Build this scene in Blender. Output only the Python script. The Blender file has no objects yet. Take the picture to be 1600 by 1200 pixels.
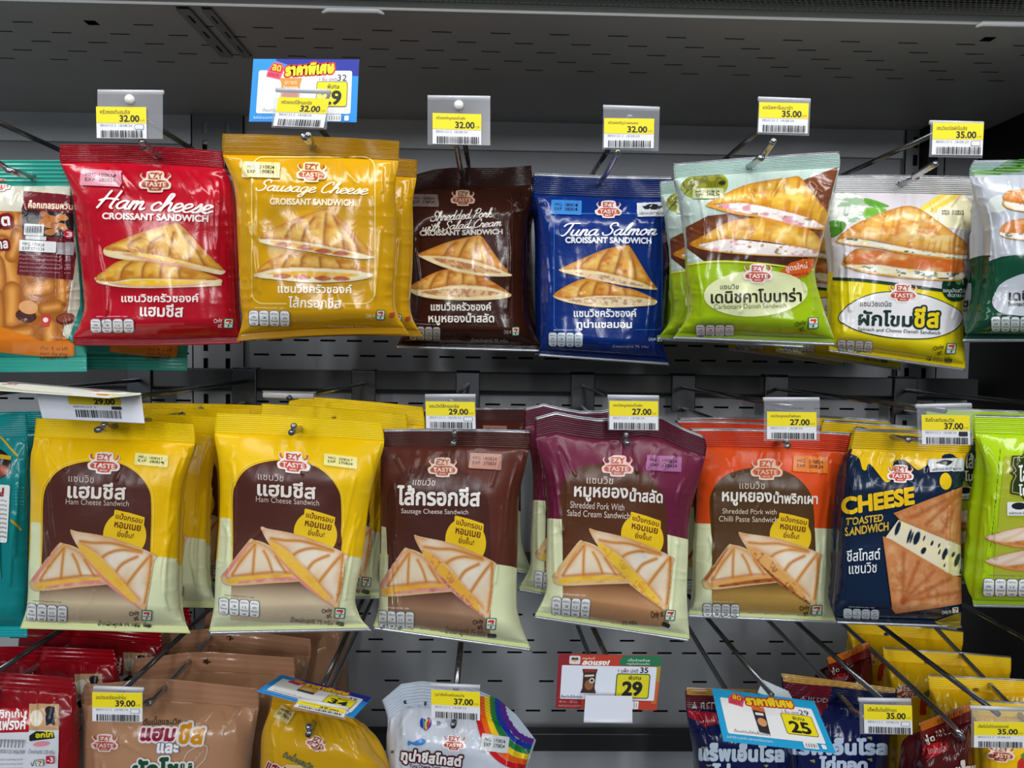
import bpy, math, random
import numpy as np
from mathutils import Vector, Matrix

# ------------------------------------------------------------------ camera, light, exposure
SC = bpy.context.scene
COL = SC.collection
FOC = 1150.0                                  # focal length in photo pixels (1600 wide)
EYE = np.array([0.0, 0.0, 1.40])              # the lens, 1.4 m above the shop floor
YAW, PITCH, ROLL = 0.0217, 0.0478, 0.0145
_f = np.array([math.sin(YAW)*math.cos(PITCH), math.cos(YAW)*math.cos(PITCH), -math.sin(PITCH)])
_r = np.array([math.cos(YAW), -math.sin(YAW), 0.0])
_u = np.cross(_r, _f)
CAM_R = math.cos(ROLL)*_r + math.sin(ROLL)*_u
CAM_U = -math.sin(ROLL)*_r + math.cos(ROLL)*_u
CAM_F = _f
cam = bpy.data.cameras.new('camera'); cam.sensor_width = 36.0; cam.lens = FOC/1600*36.0
cam.clip_start = 0.02
co = bpy.data.objects.new('camera', cam); COL.objects.link(co)
co.matrix_world = Matrix(((CAM_R[0], CAM_U[0], -CAM_F[0], EYE[0]), (CAM_R[1], CAM_U[1], -CAM_F[1], EYE[1]),
                          (CAM_R[2], CAM_U[2], -CAM_F[2], EYE[2]), (0, 0, 0, 1)))
SC.camera = co
SC.view_settings.view_transform = 'Standard'; SC.view_settings.look = 'None'
SC.view_settings.gamma = 1.0; SC.view_settings.use_curve_mapping = False
SC.view_settings.exposure = 0.0
world = bpy.data.worlds.new('shop_air'); SC.world = world; world.use_nodes = True
world.node_tree.nodes['Background'].inputs[0].default_value = (0.80, 0.90, 1.0, 1)
world.node_tree.nodes['Background'].inputs[1].default_value = 0.13

def area(name, loc, target, sx, sy, power, color=(1, 1, 1)):
    l = bpy.data.lights.new(name, 'AREA'); l.shape = 'RECTANGLE'; l.size = sx; l.size_y = sy
    l.energy = power; l.color = color
    o = bpy.data.objects.new(name, l); COL.objects.link(o); o.location = loc
    o.rotation_euler = (Vector(target) - Vector(loc)).to_track_quat('-Z', 'Y').to_euler()
    return o
# LED strip under the front lip of the fridge canopy, and the shop's ceiling fluorescents behind the viewer
area('canopy_led_strip', (0.0, 0.44, 1.40+0.42), (0.0, 0.56, 1.40-0.05), 2.4, 0.04, 5.2, (1.0, 0.98, 0.95))
for lx in (-1.6, 0.0, 1.6):
    area('shop_ceiling_tube', (lx, -2.0, 1.40+1.25), (lx*0.3, 0.7, 1.35), 0.2, 1.4, 12.0, (0.95, 0.98, 1.0))
    area('shop_ceiling_tube', (lx*1.5, -5.2, 1.40+1.25), (lx*0.3, 0.7, 1.45), 0.25, 1.4, 44.0, (0.97, 0.98, 1.0))

# ------------------------------------------------------------------ helpers
def lin(h):
    c = [int(h[i:i+2], 16)/255 for i in (0, 2, 4)]
    return tuple(x/12.92 if x <= 0.04045 else ((x+0.055)/1.055)**2.4 for x in c)

def ray(X, Y):
    """direction, with unit depth along +Y, of the sight line through photo pixel X, Y"""
    X = np.asarray(X, float)[..., None]; Y = np.asarray(Y, float)[..., None]
    d = CAM_F + CAM_R*((X-800)/FOC) + CAM_U*((600-Y)/FOC)
    return d/d[..., 1:2]
def at(X, Y, depth):
    """world point seen at photo pixel X, Y when it stands at this depth into the fridge"""
    return EYE + ray(X, Y)*np.asarray(depth, float)[..., None]

MATS = {}
def mat(c, kind='film'):
    key = c+'|'+kind
    if key in MATS: return MATS[key]
    m = bpy.data.materials.new(kind+'_'+c); m.use_nodes = True
    nt = m.node_tree; b = nt.nodes['Principled BSDF']
    if c == 'print':
        a = nt.nodes.new('ShaderNodeVertexColor'); a.layer_name = 'ink'
        nt.links.new(a.outputs[0], b.inputs['Base Color'])
    else:
        b.inputs['Base Color'].default_value = (*lin(c), 1)
    R = {'film': .17, 'satin': .3, 'silver': .3, 'paper': .6, 'gloss': .25, 'metal': .25, 'paint': .45, 'chrome': .18, 'matt': .8}[kind]
    b.inputs['Roughness'].default_value = R
    if kind in ('film', 'satin'): b.inputs['Specular IOR Level'].default_value = .42
    if kind in ('metal', 'chrome', 'silver'): b.inputs['Metallic'].default_value = .9
    if kind in ('film', 'satin', 'silver'):
        tc = nt.nodes.new('ShaderNodeTexCoord'); no = nt.nodes.new('ShaderNodeTexNoise'); bu = nt.nodes.new('ShaderNodeBump')
        no.inputs['Scale'].default_value = 85; no.inputs['Detail'].default_value = 3; no.inputs['Distortion'].default_value = 1.2
        bu.inputs['Strength'].default_value = (.07 if kind != 'satin' else .06); bu.inputs['Distance'].default_value = .003
        nt.links.new(tc.outputs['Object'], no.inputs['Vector']); nt.links.new(no.outputs[0], bu.inputs['Height'])
        nt.links.new(bu.outputs[0], b.inputs['Normal'])
    if kind == 'paint':
        no = nt.nodes.new('ShaderNodeTexNoise'); no.inputs['Scale'].default_value = 9; no.inputs['Detail'].default_value = 5
        mx = nt.nodes.new('ShaderNodeMix'); mx.data_type = 'RGBA'; mx.inputs[0].default_value = .5
        l = lin(c); mx.inputs[6].default_value = (*[x*.8 for x in l], 1); mx.inputs[7].default_value = (*[min(1, x*1.15) for x in l], 1)
        tc = nt.nodes.new('ShaderNodeTexCoord'); nt.links.new(tc.outputs['Object'], no.inputs['Vector'])
        nt.links.new(no.outputs[0], mx.inputs[0]); nt.links.new(mx.outputs[2], b.inputs['Base Color'])
    MATS[key] = m
    return m
def clear_plastic():
    if 'clear' in MATS: return MATS['clear']
    m = bpy.data.materials.new('clear_plastic'); m.use_nodes = True; nt = m.node_tree
    for n in list(nt.nodes):
        if n.type == 'BSDF_PRINCIPLED': nt.nodes.remove(n)
    out = [n for n in nt.nodes if n.type == 'OUTPUT_MATERIAL'][0]
    t = nt.nodes.new('ShaderNodeBsdfTransparent'); g = nt.nodes.new('ShaderNodeBsdfPrincipled'); mx = nt.nodes.new('ShaderNodeMixShader')
    t.inputs[0].default_value = (.93, .94, .96, 1); g.inputs['Base Color'].default_value = (.75, .76, .8, 1); g.inputs['Roughness'].default_value = .15
    mx.inputs[0].default_value = .14
    nt.links.new(t.outputs[0], mx.inputs[1]); nt.links.new(g.outputs[0], mx.inputs[2]); nt.links.new(mx.outputs[0], out.inputs[0])
    MATS['clear'] = m
    return m

def link(o, parent=None, **props):
    COL.objects.link(o)
    if parent is not None: o.parent = parent
    for k, v in props.items():
        if v: o[k] = v
    return o
def thing(name, label, cat, loc, group=None):
    o = bpy.data.objects.new(name, None); o.empty_display_size = .02
    link(o, None, label=label, category=cat, group=group); o.location = tuple(loc)
    return o
def mesh_np(name, V, polys, mats, midx=None, smooth=True, normals=None, ink=None):
    """polys: list of (k, array n x k) blocks"""
    me = bpy.data.meshes.new(name)
    me.vertices.add(len(V)); me.vertices.foreach_set('co', np.asarray(V, np.float32).ravel())
    loops = np.concatenate([p.ravel() for p in polys]) if polys else np.zeros(0, int)
    tot = np.concatenate([np.full(len(p), p.shape[1]) for p in polys])
    me.loops.add(len(loops)); me.loops.foreach_set('vertex_index', loops.astype(np.int32))
    me.polygons.add(len(tot)); start = np.concatenate([[0], np.cumsum(tot)[:-1]])
    me.polygons.foreach_set('loop_start', start.astype(np.int32))
    for m in mats: me.materials.append(m)
    if midx is not None: me.polygons.foreach_set('material_index', np.asarray(midx, np.int32))
    me.polygons.foreach_set('use_smooth', np.full(len(tot), smooth))
    me.update(calc_edges=True); me.validate()
    if ink is not None:
        a = me.color_attributes.new('ink', 'FLOAT_COLOR', 'POINT')
        a.data.foreach_set('color', np.concatenate([ink, np.ones((len(ink), 1))], 1).astype(np.float32).ravel())
    if normals is not None and len(me.vertices) == len(normals):
        me.normals_split_custom_set_from_vertices(np.asarray(normals, np.float32).tolist())
    return me
def put(name, me, parent=None, loc=None, **props):
    o = bpy.data.objects.new(name, me); link(o, parent, **props)
    if loc is not None: o.location = tuple(loc)
    return o

class MB:
    """plain solid pieces collected into one mesh"""
    def __init__(s): s.V = []; s.F = []; s.M = []
    def add(s, V, F, m=0):
        n = len(s.V); s.V += [tuple(v) for v in V]; s.F += [tuple(i+n for i in f) for f in F]; s.M += [m]*len(F)
    def box(s, lo, hi, m=0):
        (a, b, c), (d, e, f) = lo, hi
        s.add([(a,b,c),(d,b,c),(d,e,c),(a,e,c),(a,b,f),(d,b,f),(d,e,f),(a,e,f)],
              [(0,3,2,1),(4,5,6,7),(0,1,5,4),(1,2,6,5),(2,3,7,6),(3,0,4,7)], m)
    def tube(s, pts, r, n=12, m=0, cap=True):
        P = [np.array(p, float) for p in pts]; rings = []
        T = [P[min(i+1, len(P)-1)] - P[max(i-1, 0)] for i in range(len(P))]
        up = np.array([0, 0, 1.0]) if abs(T[0][2]) < .9*np.linalg.norm(T[0]) else np.array([1.0, 0, 0])
        V = []; F = []
        rr = r if isinstance(r, (list, tuple)) else [r]*len(P)
        for i, p in enumerate(P):
            t = T[i]/np.linalg.norm(T[i]); a = np.cross(t, up); a /= np.linalg.norm(a); b = np.cross(a, t); up = b
            for k in range(n):
                w = 2*math.pi*k/n; V.append(p + rr[i]*(math.cos(w)*a + math.sin(w)*b))
        for i in range(len(P)-1):
            for k in range(n):
                F.append((i*n+k, i*n+(k+1) % n, (i+1)*n+(k+1) % n, (i+1)*n+k))
        if cap: F.append(tuple(range(n-1, -1, -1))); F.append(tuple((len(P)-1)*n+k for k in range(n)))
        s.add(V, F, m)
    def sheet(s, o, ax, ay, W, H, holes, m=0):
        """flat sheet o + x*ax + y*ay with rectangular holes (x0, y0, x1, y1)"""
        o, ax, ay = (np.array(v, float) for v in (o, ax, ay))
        xs = sorted({0.0, W} | {min(max(h[i], 0), W) for h in holes for i in (0, 2)})
        rows = {}
        ys = sorted({0.0, H} | {min(max(h[i], 0), H) for h in holes for i in (1, 3)})
        for j in range(len(ys)-1):
            y0, y1 = ys[j], ys[j+1]
            if y1-y0 < 1e-9: continue
            cut = sorted((h[0], h[2]) for h in holes if h[1] < y1-1e-9 and h[3] > y0+1e-9)
            x = 0.0
            for a, b in cut + [(W, W)]:
                if a > x+1e-9:
                    s.add([o+ax*x+ay*y0, o+ax*min(a, W)+ay*y0, o+ax*min(a, W)+ay*y1, o+ax*x+ay*y1], [(0, 1, 2, 3)], m)
                x = max(x, b)
    def build(s, name, mats, parent=None, smooth=False, loc=None, bevel=0, **props):
        me = bpy.data.meshes.new(name); V = np.array(s.V, float)
        if loc is not None: V = V - np.array(loc)
        me.from_pydata(V.tolist(), [], s.F)
        for m in mats: me.materials.append(m)
        me.polygons.foreach_set('material_index', s.M); me.polygons.foreach_set('use_smooth', [smooth]*len(s.F)); me.update()
        o = put(name, me, parent, loc if parent is None else None, **props)
        if bevel:
            bv = o.modifiers.new('edge', 'BEVEL'); bv.width = bevel; bv.segments = 2; bv.limit_method = 'ANGLE'
        return o

# ------------------------------------------------------------------ signed fields (positive inside) and contouring
def cr(pts, n=6, closed=False):
    """Catmull-Rom curve through the points"""
    P = np.array(pts, float); k = len(P); out = []
    for i in range(k if closed else k-1):
        if closed: a, b, c, d = P[(i-1) % k], P[i], P[(i+1) % k], P[(i+2) % k]
        else: a, b, c, d = P[max(i-1, 0)], P[i], P[i+1], P[min(i+2, k-1)]
        for j in range(n):
            t = j/n
            out.append(.5*((2*b) + (c-a)*t + (2*a-5*b+4*c-d)*t*t + (3*b-a-3*c+d)*t**3))
    if not closed: out.append(P[-1])
    return np.array(out)
def seg_d2(X, Y, a, b):
    d = b-a; L = max((d*d).sum(), 1e-12)
    t = np.clip(((X-a[0])*d[0] + (Y-a[1])*d[1])/L, 0, 1)
    return (X-a[0]-t*d[0])**2 + (Y-a[1]-t*d[1])**2
def sd_poly(X, Y, *loops):
    d = np.full(np.shape(X), 1e12); w = np.zeros(np.shape(X), int)
    for P in loops:
        P = np.asarray(P, float)
        for a, b in zip(P, np.roll(P, -1, 0)):
            d = np.minimum(d, seg_d2(X, Y, a, b))
            if a[1] == b[1]: continue
            c = (b[0]-a[0])*(Y-a[1]) - (X-a[0])*(b[1]-a[1])
            w += ((a[1] <= Y) & (b[1] > Y) & (c > 0)).astype(int) - ((a[1] > Y) & (b[1] <= Y) & (c < 0)).astype(int)
    return np.where(w != 0, 1, -1)*np.sqrt(d)
def sd_line(X, Y, pts, w):
    P = np.asarray(pts, float); d = np.full(np.shape(X), 1e12)
    for a, b in zip(P[:-1], P[1:]): d = np.minimum(d, seg_d2(X, Y, a, b))
    return w/2 - np.sqrt(d)
def sd_box(X, Y, x0, y0, x1, y1, r=0):
    dx = np.abs(X-(x0+x1)/2) - (x1-x0)/2 + r; dy = np.abs(Y-(y0+y1)/2) - (y1-y0)/2 + r
    return r - np.hypot(np.maximum(dx, 0), np.maximum(dy, 0)) - np.minimum(np.maximum(dx, dy), 0)
def sd_ell(X, Y, cx, cy, rx, ry):
    k = np.hypot((X-cx)/rx, (Y-cy)/ry)
    return (1-k)*min(rx, ry)

_CASES = []
for c in range(16):
    ins = [bool(c >> k & 1) for k in range(4)]; seq = []
    for k in range(4):
        if ins[k]: seq.append(('c', k))
        if ins[k] != ins[(k+1) % 4]: seq.append(('e', k))
    _CASES.append(seq[::-1])
def contour(Fv, x0, y0, dx, dy):
    """marching squares: filled region where the field is positive -> vertices (x, y) and polygon blocks"""
    ny, nx = Fv.shape; N = ny*nx
    ins = Fv > 0
    I, J = np.meshgrid(np.arange(ny-1), np.arange(nx-1), indexing='ij')
    case = ins[:-1, :-1]*1 + ins[:-1, 1:]*2 + ins[1:, 1:]*4 + ins[1:, :-1]*8
    blocks = {}
    for c in range(1, 16):
        sel = case == c
        if not sel.any(): continue
        i, j = I[sel], J[sel]; base = i*nx+j
        cid = [base, base+1, base+nx+1, base+nx]
        eid = [N+base, 2*N+base+1, N+base+nx, 2*N+base]
        arr = np.stack([cid[k] if t == 'c' else eid[k] for t, k in _CASES[c]], 1)
        blocks.setdefault(arr.shape[1], []).append(arr)
    if not blocks: return np.zeros((0, 2)), []
    out = [np.concatenate(v) for v in blocks.values()]
    ids = np.unique(np.concatenate([o.ravel() for o in out]))
    typ = ids//N; k = ids % N; i, j = k//nx, k % nx
    x = j.astype(float); y = i.astype(float)
    h = typ == 1; v = typ == 2
    a = Fv[i[h], j[h]]; b = Fv[i[h], j[h]+1]; x[h] += a/(a-b)
    a = Fv[i[v], j[v]]; b = Fv[i[v]+1, j[v]]; y[v] += a/(a-b)
    return np.stack([x0+x*dx, y0+y*dy], 1), [np.searchsorted(ids, o) for o in out]

# ------------------------------------------------------------------ lettering
GLY = {}; SDF = {}
UPPER = set('ิีึืั็ํ'); TONE = set('่้๊๋์')
def outline(ch):
    if ch in GLY: return GLY[ch]
    def run(s):
        c = bpy.data.curves.new('t', 'FONT'); c.body = s; c.fill_mode = 'NONE'; c.resolution_u = 4
        o = bpy.data.objects.new('t', c); m = bpy.data.meshes.new_from_object(o)
        V = np.array([v.co[:2] for v in m.vertices]); nb = {}
        for e in m.edges:
            a, b = e.vertices; nb.setdefault(a, []).append(b); nb.setdefault(b, []).append(a)
        loops = []; seen = set()
        for s0 in range(len(V)):
            if s0 in seen or s0 not in nb: continue
            L = [s0]; seen.add(s0); p = None; q = s0
            fwd = s0+1 if s0+1 in nb[s0] else nb[s0][0]
            while fwd is not None and fwd not in seen:
                L.append(fwd); seen.add(fwd); p, q = q, fwd
                nx = [n for n in nb[q] if n not in seen]; fwd = nx[0] if nx else None
            if len(L) > 2: loops.append(V[L])
        bpy.data.objects.remove(o); bpy.data.curves.remove(c); bpy.data.meshes.remove(m)
        return loops
    bar = max(l[:, 0].max() for l in run('|'))
    adv = max(l[:, 0].max() for l in run(ch+'|')) - bar
    GLY[ch] = (run(ch) if ch != ' ' else [], adv)
    return GLY[ch]
def glyph(ch, bold, res):
    key = (ch, round(bold, 3), res)
    if key in SDF: return SDF[key]
    L, adv = outline(ch)
    if not L: SDF[key] = (np.zeros((0, 2)), []); return SDF[key]
    A = np.concatenate(L); h = 1.0/res; pad = max(bold, 0) + 2*h
    x0, y0 = A.min(0)-pad; x1, y1 = A.max(0)+pad
    xs = np.arange(x0, x1+h, h); ys = np.arange(y0, y1+h, h); X, Y = np.meshgrid(xs, ys)
    V, P = contour(sd_poly(X, Y, *L)+bold, x0, y0, h, h)
    SDF[key] = (V, [p[:, ::-1] for p in P])          # y is up here
    return SDF[key]
def letters(s, bold, res, track=0):
    Vs = []; Ps = {}; n = 0; x = 0; prev = ''
    for ch in s:
        V, P = glyph(ch, bold, res)
        up = .2 if (ch in TONE and prev in UPPER) else 0
        if len(V):
            Vs.append(V+np.array([x, up]))
            for p in P: Ps.setdefault(p.shape[1], []).append(p+n)
            n += len(V)
        a = outline(ch)[1]; x += a + (track if a > .05 else 0); prev = ch
    return np.concatenate(Vs), [np.concatenate(p) for p in Ps.values()]
SCR = {
 'a': (1.02, [[(.75,.85),(.45,1),(.1,.7),(.05,.3),(.3,0),(.6,.25),(.75,.95)], [(.75,.95),(.72,.2),(.9,0),(1.1,.2)]]),
 'h': (.98, [[(-.05,.1),(.3,1.0),(.48,1.8),(.35,2.1),(.18,1.8),(.1,0)], [(.12,.4),(.4,.95),(.65,.95),(.68,.3),(.8,0),(1.03,.2)]]),
 'e': (.78, [[(0,.3),(.4,.5),(.62,.75),(.45,1.0),(.15,.85),(.05,.4),(.25,.02),(.55,.02),(.82,.25)]]),
 's': (.74, [[(0,.2),(.3,.65),(.45,1.05),(.58,.6),(.5,.15),(.2,0),(.02,.15)], [(.4,.03),(.78,.22)]]),
 'c': (.75, [[(.6,.8),(.4,1),(.1,.75),(.05,.3),(.3,0),(.6,.05),(.8,.25)]]),
 'm': (1.22, [[(0,.3),(.14,1),(.12,0)], [(.12,.5),(.36,.98),(.52,.85),(.5,0)], [(.5,.5),(.76,.98),(.92,.85),(.9,.25),(1.02,0),(1.25,.2)]]),
 'n': (.86, [[(0,.3),(.14,1),(.12,0)], [(.12,.5),(.38,.98),(.56,.85),(.54,.25),(.66,0),(.9,.2)]]),
 'u': (.95, [[(.05,.95),(.05,.3),(.25,0),(.5,.2),(.64,.95)], [(.64,.95),(.6,.2),(.78,0),(1,.2)]]),
 'g': (.95, [[(.7,.85),(.42,1),(.1,.7),(.05,.3),(.3,0),(.58,.25),(.72,.95)], [(.72,.95),(.6,-.5),(.35,-.9),(.1,-.7),(.5,-.15),(1,.2)]]),
 'o': (.85, [[(.4,1),(.1,.75),(.05,.3),(.3,0),(.6,.3),(.58,.8),(.36,1),(.5,.8),(.9,.8)]]),
 'r': (.72, [[(0,.2),(.15,1.05),(.3,.85),(.5,.92),(.45,.3),(.58,0),(.78,.2)]]),
 'd': (1.02, [[(.7,.85),(.42,1),(.1,.7),(.05,.3),(.3,0),(.56,.25),(.7,.9)], [(.78,2),(.7,.9),(.68,.2),(.85,0),(1.08,.2)]]),
 'k': (.88, [[(0,.1),(.38,1.2),(.45,1.95),(.25,1.9),(.1,0)], [(.1,.4),(.5,1),(.55,.7),(.2,.5),(.6,0),(.9,.2)]]),
 'l': (.5, [[(0,.2),(.4,1.4),(.4,2.05),(.2,1.7),(.12,.3),(.3,0),(.55,.2)]]),
 't': (.5, [[(.3,1.6),(.15,.3),(.3,0),(.55,.2)], [(-.05,1.1),(.5,1.15)]]),
 'w': (1.12, [[(0,.9),(.1,.2),(.3,0),(.45,.4),(.52,.9)], [(.52,.9),(.55,.2),(.75,0),(.98,.5),(.95,1),(1.2,.85)]]),
 'i': (.48, [[(.1,.95),(.1,.25),(.25,0),(.5,.2)], [(.2,1.4),(.22,1.45)]]),
 'H': (1.4, [[(.35,2.1),(.2,1.2),(0,0)], [(1.15,2.2),(1.0,1.0),(.95,.2),(1.15,0)], [(-.15,.9),(.4,1.15),(1.25,1.1)]]),
 'S': (1.12, [[(1.1,1.6),(.9,2.05),(.45,1.95),(.4,1.4),(.8,.9),(.8,.3),(.45,0),(.05,.1),(-.1,.45)]]),
 'C': (1.2, [[(1.05,1.5),(.95,2.0),(.5,1.85),(.12,1.0),(.2,.2),(.6,0),(1.15,.4)]]),
 'T': (1.0, [[(-.1,1.55),(.2,2),(1.35,2.05)], [(.7,2),(.55,.6),(.3,0),(.05,.1)]]),
 'P': (1.05, [[(.4,1.9),(.25,.8),(.1,0)], [(.0,1.5),(.45,2.1),(1.0,1.9),(.9,1.2),(.3,.95)]]),
 ' ': (.55, []),
}
def script(s, w, shear=.35):
    x = 0; D = []
    for ch in s:
        adv, st = SCR[ch]
        for q in st:
            c = cr(q, 5)+np.array([x, 0]); c[:, 0] += c[:, 1]*shear; D.append(c)
        x += adv
    A = np.concatenate(D); h = .075
    x0, y0 = A.min(0)-w; x1, y1 = A.max(0)+w
    xs = np.arange(x0, x1+h, h); ys = np.arange(y0, y1+h, h)
    Fv = np.full((len(ys), len(xs)), -9.0)
    for c in D:                                       # only the window round each stroke
        i0, i1 = np.searchsorted(xs, [c[:, 0].min()-w*2, c[:, 0].max()+w*2])
        X, Y = np.meshgrid(xs[i0:i1], ys); Fv[:, i0:i1] = np.maximum(Fv[:, i0:i1], sd_line(X, Y, c, w))
    V, P = contour(Fv, x0, y0, h, h)
    return V, [p[:, ::-1] for p in P]

def _hash(i, j, s):
    n = (i*374761393 + j*668265263 + s*1274126177) & 0x7fffffff
    n = (n ^ (n >> 13))*1103515245 & 0x7fffffff
    return ((n ^ (n >> 16)) & 0xffff)/65535.0
def vnoise(x, y, s=0):
    xi = np.floor(x).astype(np.int64); yi = np.floor(y).astype(np.int64); fx = x-xi; fy = y-yi
    fx = fx*fx*(3-2*fx); fy = fy*fy*(3-2*fy)
    return (_hash(xi, yi, s)*(1-fx)+_hash(xi+1, yi, s)*fx)*(1-fy) + (_hash(xi, yi+1, s)*(1-fx)+_hash(xi+1, yi+1, s)*fx)*fy
# ------------------------------------------------------------------ printed surfaces
# ink layers: backgrounds lie lowest, then badges and ovals, pictures, lettering
LAYER = {'pouch': 0, 'top_seal': 0, 'bottom_seal': 0, 'claim_badge': 5, 'name_oval': 7, 'sandwich_picture': 12, 'sausage_picture': 8, 'print_motif': 8}
class Surf:
    """a printed thing: layers of ink are laid on its real surface. Design coordinates are measured ones (frame ox, oy, scale)."""
    def setup(s, frame):
        ox, oy, sc = frame
        s.A = np.array([[1/sc, 0, ox], [0, 1/sc, oy]]); s.sc = sc; s.P = {}; s.cnt = {}; s.kind = 'film'; s.B = None
    def use(s, B=None):
        s.B = B                                  # art measured on another packet: first through this affine
    def px(s, pts):
        pts = np.asarray(pts, float).reshape(-1, 2)
        if s.B is not None: pts = pts @ s.B[:, :2].T + s.B[:, 2]
        return pts @ s.A[:, :2].T + s.A[:, 2]
    def step(s, p):                              # p photo pixels in design units
        return p*s.sc/(math.hypot(s.B[0, 0], s.B[1, 0]) if s.B is not None else 1)
    def add(s, part, V, polys, color, kind=None, ink=None):
        if not len(V): return
        s.cnt[part] = s.cnt.get(part, LAYER.get(part, 14 if s.kind != 'paper' else 0))+1
        pos, nrm = s.drape(s.px(V), s.off0 + s.dk*s.cnt[part])
        s.P.setdefault(part, []).append((pos, nrm, polys, mat(color, kind or s.kind), ink))
    def field(s, part, fn, box, color, st=1.2, clip=True, kind=None):
        h = s.step(st); x0, y0, x1, y1 = box
        xs = np.arange(x0-h, x1+2*h, h); ys = np.arange(y0-h, y1+2*h, h); X, Y = np.meshgrid(xs, ys)
        Fv = fn(X, Y)
        if clip: Fv = np.minimum(Fv, s.inside(s.px(np.stack([X.ravel(), Y.ravel()], 1))).reshape(X.shape))
        V, Q = contour(Fv, x0-h, y0-h, h, h)
        s.add(part, V, Q, color, kind)
    def poly(s, part, pts, color, st=1.6, curve=False, grow=0, kind=None):
        P = cr(pts, 6, True) if curve else np.array(pts, float)
        lo, hi = P.min(0)-abs(grow), P.max(0)+abs(grow)
        s.field(part, lambda X, Y: sd_poly(X, Y, P)+grow, (*lo, *hi), color, st, kind=kind)
    def line(s, part, pts, w, color, curve=True, closed=False, st=1.0):
        P = cr(pts, 6, closed) if curve else np.array(pts, float)
        if closed: P = np.concatenate([P, P[:1]])
        s.field(part, lambda X, Y: sd_line(X, Y, P, w), (*(P.min(0)-w), *(P.max(0)+w)), color, st)
    def rr(s, part, x0, y0, x1, y1, r, color, rot=0, st=1.2, ring=0):
        cx, cy = (x0+x1)/2, (y0+y1)/2; a = math.radians(rot); ca, sa = math.cos(a), math.sin(a)
        e = math.hypot(x1-x0, y1-y0)/2 if rot else 0
        def fn(X, Y):
            U = (X-cx)*ca+(Y-cy)*sa; W = -(X-cx)*sa+(Y-cy)*ca
            d = sd_box(U, W, x0-cx, y0-cy, x1-cx, y1-cy, r)
            return np.minimum(d, ring-d) if ring else d
        s.field(part, fn, (cx-e, cy-e, cx+e, cy+e) if rot else (x0, y0, x1, y1), color, st)
    def ell(s, part, cx, cy, rx, ry, color, st=1.2, rot=0):
        a = math.radians(rot); ca, sa = math.cos(a), math.sin(a); e = max(rx, ry)
        s.field(part, lambda X, Y: sd_ell((X-cx)*ca+(Y-cy)*sa, -(X-cx)*sa+(Y-cy)*ca, 0, 0, rx, ry), (cx-e, cy-e, cx+e, cy+e), color, st)
    def _fit(s, part, V, Q, box, color, rot, shear):
        x0, y0, x1, y1 = box
        V = V.copy(); V[:, 0] += shear*V[:, 1]
        lo, hi = V.min(0), V.max(0); cx, cy = (x0+x1)/2, (y0+y1)/2
        U = (V[:, 0]-lo[0])/(hi[0]-lo[0])*(x1-x0)+x0-cx; W = (hi[1]-V[:, 1])/(hi[1]-lo[1])*(y1-y0)+y0-cy
        a = math.radians(rot); ca, sa = math.cos(a), math.sin(a)
        s.add(part, np.stack([cx+U*ca-W*sa, cy+U*sa+W*ca], 1), Q, color)
    def text(s, part, t, x0, y0, x1, y1, color, bold=.0, rot=0, shear=0, track=0, edge=None, ew=.06):
        bold *= .62 if ord(t[0]) > 200 else .5
        hpx = (y1-y0)/s.step(1.0)
        res = 13 if hpx < 6 else 22 if hpx < 14 else 34 if hpx < 45 else 48
        if edge:
            V, Q = letters(t, bold+ew, res, track+.04)
            V0, _ = letters(t, bold, res, track+.04); e = ew*(x1-x0)/max(np.ptp(V0[:, 0]), 1e-6)
            s._fit(part, V, Q, (x0-e, y0-e, x1+e, y1+e), edge, rot, shear)
        V, Q = letters(t, bold, res, track+(.04 if edge else 0))
        s._fit(part, V, Q, (x0, y0, x1, y1), color, rot, shear)
    def scr(s, part, t, x0, y0, x1, y1, color, w=.27, rot=0):
        V, Q = script(t, w); s._fit(part, V, Q, (x0, y0, x1, y1), color, rot, 0)
    # --- marks that recur
    def logo(s, cx, cy, w, rot=0, white='f4e9e4', red='c8503c', part='brand_logo'):
        a = math.radians(rot); ca, sa = math.cos(a), math.sin(a); k = w/160
        g = lambda pts: [(cx+(x*ca-y*sa)*k, cy+(x*sa+y*ca)*k) for x, y in pts]
        blob = cr([(-62,-48),(-70,-30),(-48,-18),(-40,-50),(38,-52),(46,-20),(68,-32),(60,-50),(78,-30),(66,-8),(82,8),(74,34),(40,38),(34,52),(-34,52),(-40,38),(-74,34),(-82,8),(-64,-8),(-78,-30)], 4, True)
        s.poly(part, g(blob), white, st=1.0)
        for sx in (-1, 1):
            s.line(part, g([(sx*66,-40),(sx*68,-28),(sx*56,-18)]), 7*k, red)
        bun = cr([(-62,4),(-40,-6),(40,-6),(62,4),(70,16),(60,28),(34,30),(26,44),(-26,44),(-34,30),(-60,28),(-70,16)], 5, True)
        s.poly(part, g(bun), red, st=1.0)
        def t(txt, x0, y0, x1, y1, c, b):
            mx, my = (x0+x1)/2, (y0+y1)/2; (px_, py_), = g([(mx, my)]); W, H = (x1-x0)*k/2, (y1-y0)*k/2
            s.text(part, txt, px_-W, py_-H, px_+W, py_+H, c, b, rot)
        t('EZY', -36, -44, 36, -12, red, .06); t('TASTE', -56, 2, 56, 26, white, .05); t('BRAND', -18, 32, 18, 41, white, .02)
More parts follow.
